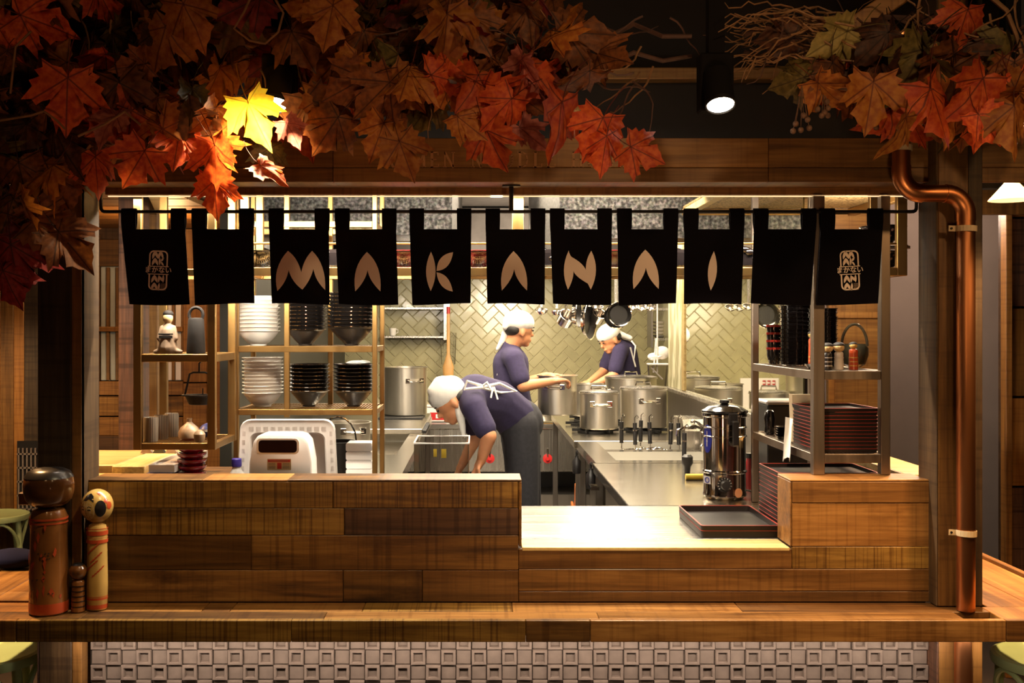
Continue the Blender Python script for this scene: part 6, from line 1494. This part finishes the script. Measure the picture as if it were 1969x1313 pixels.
# ================================================================ STOOLS
def stool(label, x, y, sz, rz=0, r=.175):
    t = thing('bentwood_stool', label, 'stool', (x, y, 0), rz, 'pale green stools')
    MB().lathe([(0, sz-.012), (r-.03, sz-.010), (r-.012, sz-.002), (r, sz-.006), (r+.003, sz-.018), (r, sz-.034), (r-.02, sz-.036), (0, sz-.03)], 40).build('seat', M['stool'], t)
    for k in range(4):
        a = PI/4+k*PI/2; c_, s_ = math.cos(a), math.sin(a)
        MB().tube([(c_*(r-.03), s_*(r-.03), sz-.03), (c_*(r-.01), s_*(r-.01), sz*.5), (c_*(r+.035), s_*(r+.035), 0)], [.016, .015, .013], 12).build('leg', M['stool'], t)
        b = a+PI/2; c2, s2 = math.cos(b), math.sin(b)
        pts = []
        for i in range(11):
            f = i/10; th = a+f*PI/2; z = sz*.62+(sz*.30)*math.sin(f*PI)**.7; rr = r-.015
            pts.append((math.cos(th)*rr, math.sin(th)*rr, z))
        MB().tube(pts, .009, 8).build('bow_brace', M['stool'], t)
    MB().tube([(math.cos(a)*(r-.005), math.sin(a)*(r-.005), sz*.33) for a in [i*PI/12 for i in range(24)]], .008, 8, closed=True).build('foot_ring', M['stool'], t)
stool('pale green stool at the bottom left corner under the ledge', -1.61, 3.45, .50, .3)
stool('pale green stool at the bottom right corner under the ledge', 1.845, 3.40, .50, .2)
stool('pale green stool standing further back at the left edge beyond the side ledge', -2.72, 5.95, .51, .5)
stool('pale green stool mostly hidden behind the old doll at the left', -2.75+.19, 6.45-.5+.1, .51, .1) if False else None
tag(MB().ell((0, 0, 0), (.09, .06, .035)).build('seat_cushion', M['navy_dark'], None, (X(44, 3.74), 3.66, LZ+.033)), 'dark blue cushion on the left return of the ledge', 'cushion')
# ================================================================ MAPLE GARLANDS
LM = {'R': leafmat('red_orange_leaf', (.50, .050, .012), (.72, .13, .022), (.16, .02, .008)),
      'O': leafmat('orange_leaf', (.36, .095, .015), (.52, .19, .028), (.16, .035, .01)),
      'Y': leafmat('yellow_leaf', (.80, .45, .02), (.85, .58, .03), (.42, .20, .01)),
      'B': leafmat('brown_orange_leaf', (.14, .040, .010), (.27, .085, .018), (.05, .014, .005)),
      'D': leafmat('dark_brown_leaf', (.045, .014, .006), (.11, .034, .010), (.02, .006, .003)),
      'G': leafmat('olive_leaf', (.10, .075, .018), (.20, .14, .035), (.06, .035, .012)),
      'L': leafmat('pale_green_leaf', (.30, .24, .075), (.42, .32, .10), (.16, .12, .03)),
      'P': leafmat('burgundy_leaf', (.16, .010, .012), (.28, .022, .022), (.06, .006, .008)),
      'K': leafmat('pink_leaf', (.42, .12, .10), (.60, .20, .15), (.25, .05, .05))}
half = [(.09, -.15), (.24, -.17), (.40, -.25), (.38, -.12), (.50, -.06), (.42, .03), (.57, .12), (.52, .20), (.68, .42), (.53, .39), (.46, .47), (.38, .40), (.25, .35), (.28, .47), (.36, .55), (.25, .60), (.19, .70), (.10, .75)]
outl = [(0, -.04)]+half+[(0, .92)]+[(-x, y) for x, y in half[::-1]]
LEAVES = []
for v in range(9):
    r_ = random.Random(100+v); fold = r_.uniform(-.7, .9); cup = r_.uniform(-.5, .6); dr = r_.uniform(-.8, .9); tw_ = r_.uniform(-.9, .9); ph = r_.uniform(0, 6)
    sx_ = r_.uniform(.85, 1.05)
    def bend(x, y):
        r2 = x*x+y*y
        return fold*abs(x)*.7+cup*r2*.8+dr*max(0, y)**2*.45+tw_*x*y*.7+.05*math.sin(9*x+ph)+.04*math.sin(11*y+ph*2)
    cx, cy = 0, .12; pts = [(0, 0), (0, .3)]; n = len(outl); vs = []; uv = []
    P2 = [(0, .02)]+[(x*.5, .02+(y-.02)*.5) for x, y in outl]+outl
    for x, y in P2: vs.append((x*sx_, y, bend(x, y))); uv.append((.5+x*.7, .25+y*.7))
    fs = []
    for i in range(n):
        j = (i+1) % n; fs += [(0, 1+i, 1+j), (1+i, 1+n+i, 1+n+j), (1+i, 1+n+j, 1+j)]
    # petiole, a thin three sided stem
    b = len(vs); st = [(0, .03, 0), (.01, -.22, -.06), (.05, -.48, -.20), (.10, -.62, -.34)]
    for i, p in enumerate(st):
        for k in range(3): a = 2*PI*k/3; vs.append((p[0]+.011*math.cos(a), p[1], p[2]+.011*math.sin(a)+(bend(0, 0) if i == 0 else 0))); uv.append((.5, .25))
    for i in range(3):
        for k in range(3): fs.append((b+i*3+k, b+i*3+(k+1) % 3, b+i*3+3+(k+1) % 3, b+i*3+3+k))
    me = bpy.data.meshes.new('leaf'); me.from_pydata(vs, [], fs); ul = me.uv_layers.new(name='UVMap')
    for lp in me.loops: ul.data[lp.index].uv = uv[lp.vertex_index]
    for p in me.polygons: p.use_smooth = True
    me.materials.append(LM['B']); LEAVES.append(me)
def leaf(par, px, py, L, roll, yaw, pitch, c, d, v=None):
    me = LEAVES[R.randrange(len(LEAVES)) if v is None else v]; s = L*d/FX/.92
    o = bpy.data.objects.new('leaf', me); COL.objects.link(o); o.parent = par
    o.material_slots[0].link = 'OBJECT'; o.material_slots[0].material = LM[c]
    rot = Matrix.Rotation(math.radians(-roll), 3, 'Y') @ Matrix.Rotation(math.radians(yaw), 3, 'Z') @ Matrix.Rotation(math.radians(pitch), 3, 'X') @ Matrix.Rotation(-PI/2, 3, 'X')
    o.rotation_euler = rot.to_euler(); o.location = P(px, py, d)-par.location; o.scale = (s, s, s)
    return o
def branch(label, x0, y0, x1, y1, d):
    t = thing('maple_branch', label, 'branch', P(x0, y0, d), 0, 'maple garlands hung over the counter')
    return t
def wander(p0, dirv, n, step, bendy, rr):
    p = Vector(p0); d = Vector(dirv).normalized(); out = [p.copy()]
    for i in range(n):
        d = (d+Vector((rr.uniform(-1, 1), rr.uniform(-1, 1), rr.uniform(-1, 1)))*bendy).normalized(); p = p+d*step; out.append(p.copy())
    return out
zones = [(-40, 310, 'dense maple garland at the top left corner hanging down over the left post'), (310, 640, 'maple garland around the glowing yellow leaf above the left emblem panel'),
         (640, 960, 'maple garland hanging over the beam lettering in the upper middle'), (960, 1290, 'end of the left maple garland with bright red hanging leaves'),
         (1450, 1720, 'sparse maple and curly willow garland right of the bright spotlight'), (1720, 2010, 'maple garland in front of the copper pipe at the top right corner')]
BR = []
for i, (a, b, lab) in enumerate(zones):
    d = 2.75; t = branch(lab, (a+b)/2, 60, b, 60, d); BR.append(t)
    r_ = random.Random(50+i); y = 90 if i < 4 else 90
    for k in range(2):
        pts = [P(a-20+(b-a+60)*j/7, y-30+50*k+r_.uniform(-20, 20)+(0 if i < 4 else -10), d+.05*k+r_.uniform(-.03, .03))-t.location for j in range(8)]
        MB().tube(pts, [.009-.0005*j for j in range(8)], 7).build('branch', M['twig_dark'], t)
    for k in range(13 if i < 4 else 6):
        p0 = P(r_.uniform(a, b), r_.uniform(20, 200 if i < 4 else 130), d+r_.uniform(-.2, .1))-t.location
        pts = wander(p0, (r_.uniform(-1, 1), r_.uniform(-.3, .3), r_.uniform(-1, .5)), 9, .022, .45, r_)
        MB().tube(pts, [.0030-.00022*j for j in range(10)], 5).build('twig', M['twig' if k % 2 else 'twig_dark'], t)
def zone_of(px):
    for i, (a, b, _) in enumerate(zones):
        if a <= px < b: return BR[i]
    return BR[3] if px < 1450 else BR[4]
keys = [(476, 196, 96, 22, 0, 0, 'Y', 2.47, 8), (412, 278, 92, 2, -30, 10, 'R', 2.45), (278, 290, 92, -32, 15, 10, 'R', 2.45), (768, 272, 85, 20, 0, 5, 'O', 2.45), (738, 236, 85, -20, 20, 5, 'O', 2.52),
 (985, 190, 92, -40, 20, 5, 'R', 2.48), (880, 224, 75, 55, 10, 20, 'O', 2.5), (935, 250, 95, 18, -15, 10, 'R', 2.52), (1080, 196, 125, -4, 55, 0, 'R', 2.45), (1160, 226, 95, -22, 10, 0, 'R', 2.5),
 (1213, 282, 78, 66, 0, 0, 'R', 2.42), (1165, 262, 85, -6, 10, 5, 'R', 2.5), (1088, 62, 105, 92, 0, 5, 'B', 2.5), (1100, 88, 88, 55, 20, 20, 'B', 2.55), (862, 25, 120, 8, 40, 0, 'O', 2.5), (900, 30, 95, 30, 20, 10, 'B', 2.55),
 (1058, 72, 95, 150, 50, 0, 'O', 2.5), (1015, 15, 80, 10, 10, 0, 'B', 2.55), (318, 52, 105, -24, 10, 15, 'O', 2.45), (352, 8, 100, 34, 20, 15, 'O', 2.42), (130, 150, 115, -2, 20, 5, 'R', 2.45), (150, 175, 90, -40, 10, 20, 'R', 2.5),
 (38, 28, 108, 75, 0, 15, 'R', 2.45), (-8, 45, 80, 30, 0, 0, 'R', 2.5), (228, 158, 110, 12, 10, 5, 'B', 2.5), (35, 312, 95, 5, 10, 10, 'B', 2.5), (95, 330, 95, 25, 10, 10, 'B', 2.52), (62, 425, 105, 80, 0, 10, 'B', 2.5), (112, 445, 100, 45, 20, 10, 'B', 2.52),
 (20, 470, 110, 5, 10, 0, 'P', 2.5), (55, 455, 90, -15, 10, 0, 'P', 2.55), (5, 520, 80, 20, 10, 0, 'P', 2.5), (415, 205, 75, -40, 60, 0, 'O', 2.5), (425, 130, 90, -8, 60, 0, 'O', 2.6), (550, 236, 55, 35, 20, 0, 'K', 2.5),
 (500, 318, 70, 60, 50, 0, 'R', 2.5), (518, 285, 60, 0, 20, 0, 'G', 2.75), (412, 348, 80, 2, 30, 0, 'R', 2.5), (185, 300, 85, 8, 40, 0, 'R', 2.55), (700, 60, 90, -30, 10, 0, 'B', 2.55), (700, 150, 95, -60, 20, 0, 'B', 2.5), (590, 190, 100, 20, 0, 10, 'B', 2.55),
 (345, 255, 80, -10, 20, 0, 'R', 2.55), (255, 200, 90, 50, 20, 0, 'D', 2.6), (640, 175, 90, 10, 10, 0, 'B', 2.6), (1035, 110, 95, 10, 20, 0, 'D', 2.6), (960, 120, 90, -10, 30, 0, 'B', 2.6), (800, 150, 95, 30, 20, 0, 'D', 2.6), (830, 195, 80, -30, 20, 0, 'G', 2.6),
 (1000, 245, 75, 45, 30, 0, 'K', 2.55), (650, 225, 90, -35, 10, 0, 'B', 2.5), (560, 60, 90, 30, 0, 0, 'B', 2.55), (20, 250, 100, 20, 0, 0, 'D', 2.55), (640, 10, 100, -10, 0, 0, 'O', 2.5),
 (1630, 60, 95, -58, 30, 10, 'L', 2.6), (1645, 72, 98, -20, 0, 10, 'L', 2.62), (1678, 158, 105, -4, 0, 5, 'O', 2.5), (1862, 18, 90, -12, 10, 0, 'R', 2.6), (1795, 165, 125, 24, 20, 0, 'R', 2.5), (1890, 150, 110, -30, 20, 0, 'R', 2.5), (1742, 225, 92, -15, 50, 0, 'O', 2.5),
 (1545, 148, 85, -80, 0, 40, 'G', 2.6), (1602, 120, 85, 20, 20, 0, 'B', 2.6), (1945, 205, 110, 4, 10, 0, 'O', 2.5), (1775, 95, 125, -25, 10, 0, 'G', 2.6), (1525, 72, 80, -80, 20, 20, 'D', 2.65), (1830, 200, 90, 0, 20, 0, 'O', 2.55), (1880, 220, 80, 40, 0, 0, 'R', 2.52), (1950, 120, 90, 0, 0, 0, 'B', 2.6), (1700, 120, 95, 15, 0, 0, 'G', 2.65), (1650, 170, 90, 30, 0, 0, 'B', 2.6), (1910, 170, 90, 10, 20, 0, 'O', 2.55)]
for k in keys: leaf(zone_of(k[0]), *k)
bnd = [(-60, 470), (0, 470), (50, 440), (100, 370), (160, 290), (260, 270), (330, 270), (400, 300), (450, 250), (540, 240), (620, 205), (700, 190), (790, 195), (840, 160), (960, 205), (1040, 160), (1110, 150), (1180, 140)]
def bound(x):
    for (a, b), (c, d) in zip(bnd[:-1], bnd[1:]):
        if a <= x <= c: return b+(d-b)*(x-a)/(c-a)
    return 0
r_ = random.Random(11); n = 0
while n < 330:
    x = r_.uniform(-60, 1150); y = r_.uniform(-40, bound(x))
    if x > 1000 and y < 60 and r_.random() < .6: continue
    if x > 1090 and y < 100: continue
    if 700 < x < 1090 and y < 130 and r_.random() < .45: continue
    if abs(x-505) < 75 and -75 < y-205 < 60: continue
    low = y > bound(x)-70
    c = r_.choice('RRROOBK' if low and x > 150 else 'DDDDBBBBRGGPO') if x > 60 or y < 380 else r_.choice('BBGPPD')
    d = r_.uniform(2.5, 2.98) if not low else r_.uniform(2.48, 2.75)
    if 410 < x < 620 and 100 < y < 260: d = r_.uniform(2.72, 2.95)
    leaf(zone_of(x), x, y, r_.uniform(68, 108), r_.gauss(0, 50), r_.uniform(-75, 75), r_.uniform(-45, 60), c, d); n += 1
n = 0
while n < 75:
    x = r_.uniform(1560, 2000); y = r_.uniform(60, 215)
    if x < 1700 and (y < 100 or y > 165): continue
    if x > 1900 and y < 110: continue
    c = r_.choice('DDBBGRO' if y < 140 else 'RROOBG')
    leaf(zone_of(x), x, y, r_.uniform(65, 105), r_.gauss(0, 45), r_.uniform(-55, 55), r_.uniform(-35, 50), c, r_.uniform(2.55, 2.95)); n += 1
# curly willow twigs reaching left from the right garland
r_ = random.Random(5); t = BR[4]
for k in range(46):
    sx_, sy_ = r_.uniform(1590, 1660), r_.uniform(20, 130); p = [sx_, sy_]; pts = []; a = r_.uniform(-.30, .25); n_ = r_.randrange(9, 15); d = 2.7+r_.uniform(-.12, .12)
    tx, ty = r_.uniform(1355, 1500), r_.uniform(15, 150)
    for j in range(n_+1):
        f = j/n_; wob = 9*math.sin(j*1.7+k)*f
        pts.append(P(sx_+(tx-sx_)*f+5*math.sin(j*2.3+k*2), sy_+(ty-sy_)*(f**1.3)-35*math.sin(f*PI)*r_.uniform(.5, 1)*(1 if ty < 90 else .4)+wob, d+.02*math.sin(j+k))-t.location)
    MB().tube(pts, [.0026*(1-.65*j/n_)+.0005 for j in range(n_+1)], 5).build('twig', M['twig'], t)
for k in range(14):
    t = BR[5]; p0 = P(r_.uniform(1740, 2000), r_.uniform(-10, 120), 2.7)-t.location
    MB().tube(wander(p0, (r_.uniform(-1, .6), 0, r_.uniform(-1, .3)), 12, .024, .38, r_), [.0035-.0002*j for j in range(13)], 5).build('twig', M['twig'], t)
MB().tube([P(x, y, 2.6)-BR[5].location for x, y in ((1900, -10), (1935, 20), (1955, 70), (1965, 110), (1990, 150))], [.006, .006, .005, .005, .004], 6).build('branch', M['twig'], BR[5])
for pts in (((480, 0), (470, 22), (450, 55), (480, 78), (510, 84), (535, 62), (545, 25), (530, 0)), ((0, 232), (60, 222), (85, 214), (110, 232), (125, 248)), ((20, 180), (30, 90), (60, 60)), ((150, 262), (200, 240), (240, 215), (270, 240))):
    par = zone_of(pts[2][0]); MB().tube([P(x, y, 2.42)-par.location for x, y in pts], .0028, 6).build('twig', M['twig'], par)
# dried berries under the right garland
for cl in (((1530, 238), (1540, 250), (1525, 252), (1556, 246), (1553, 230), (1545, 222)), ((1572, 210), (1585, 216), (1592, 208), (1580, 222), (1592, 222), (1590, 196)), ((1668, 238), (1685, 245), (1690, 228), (1662, 250))):
    t = BR[4]; top = (cl[0][0]+12, 165)
    for q in cl:
        o = MB().tube([P(*top, 2.6)-P(q[0], q[1], 2.6), (0, 0, .0)], .0009, 4).ell((0, 0, 0), .0075, n=10, m=7).build('berry', M['berry'], t, P(q[0], q[1], 2.6)-t.location)
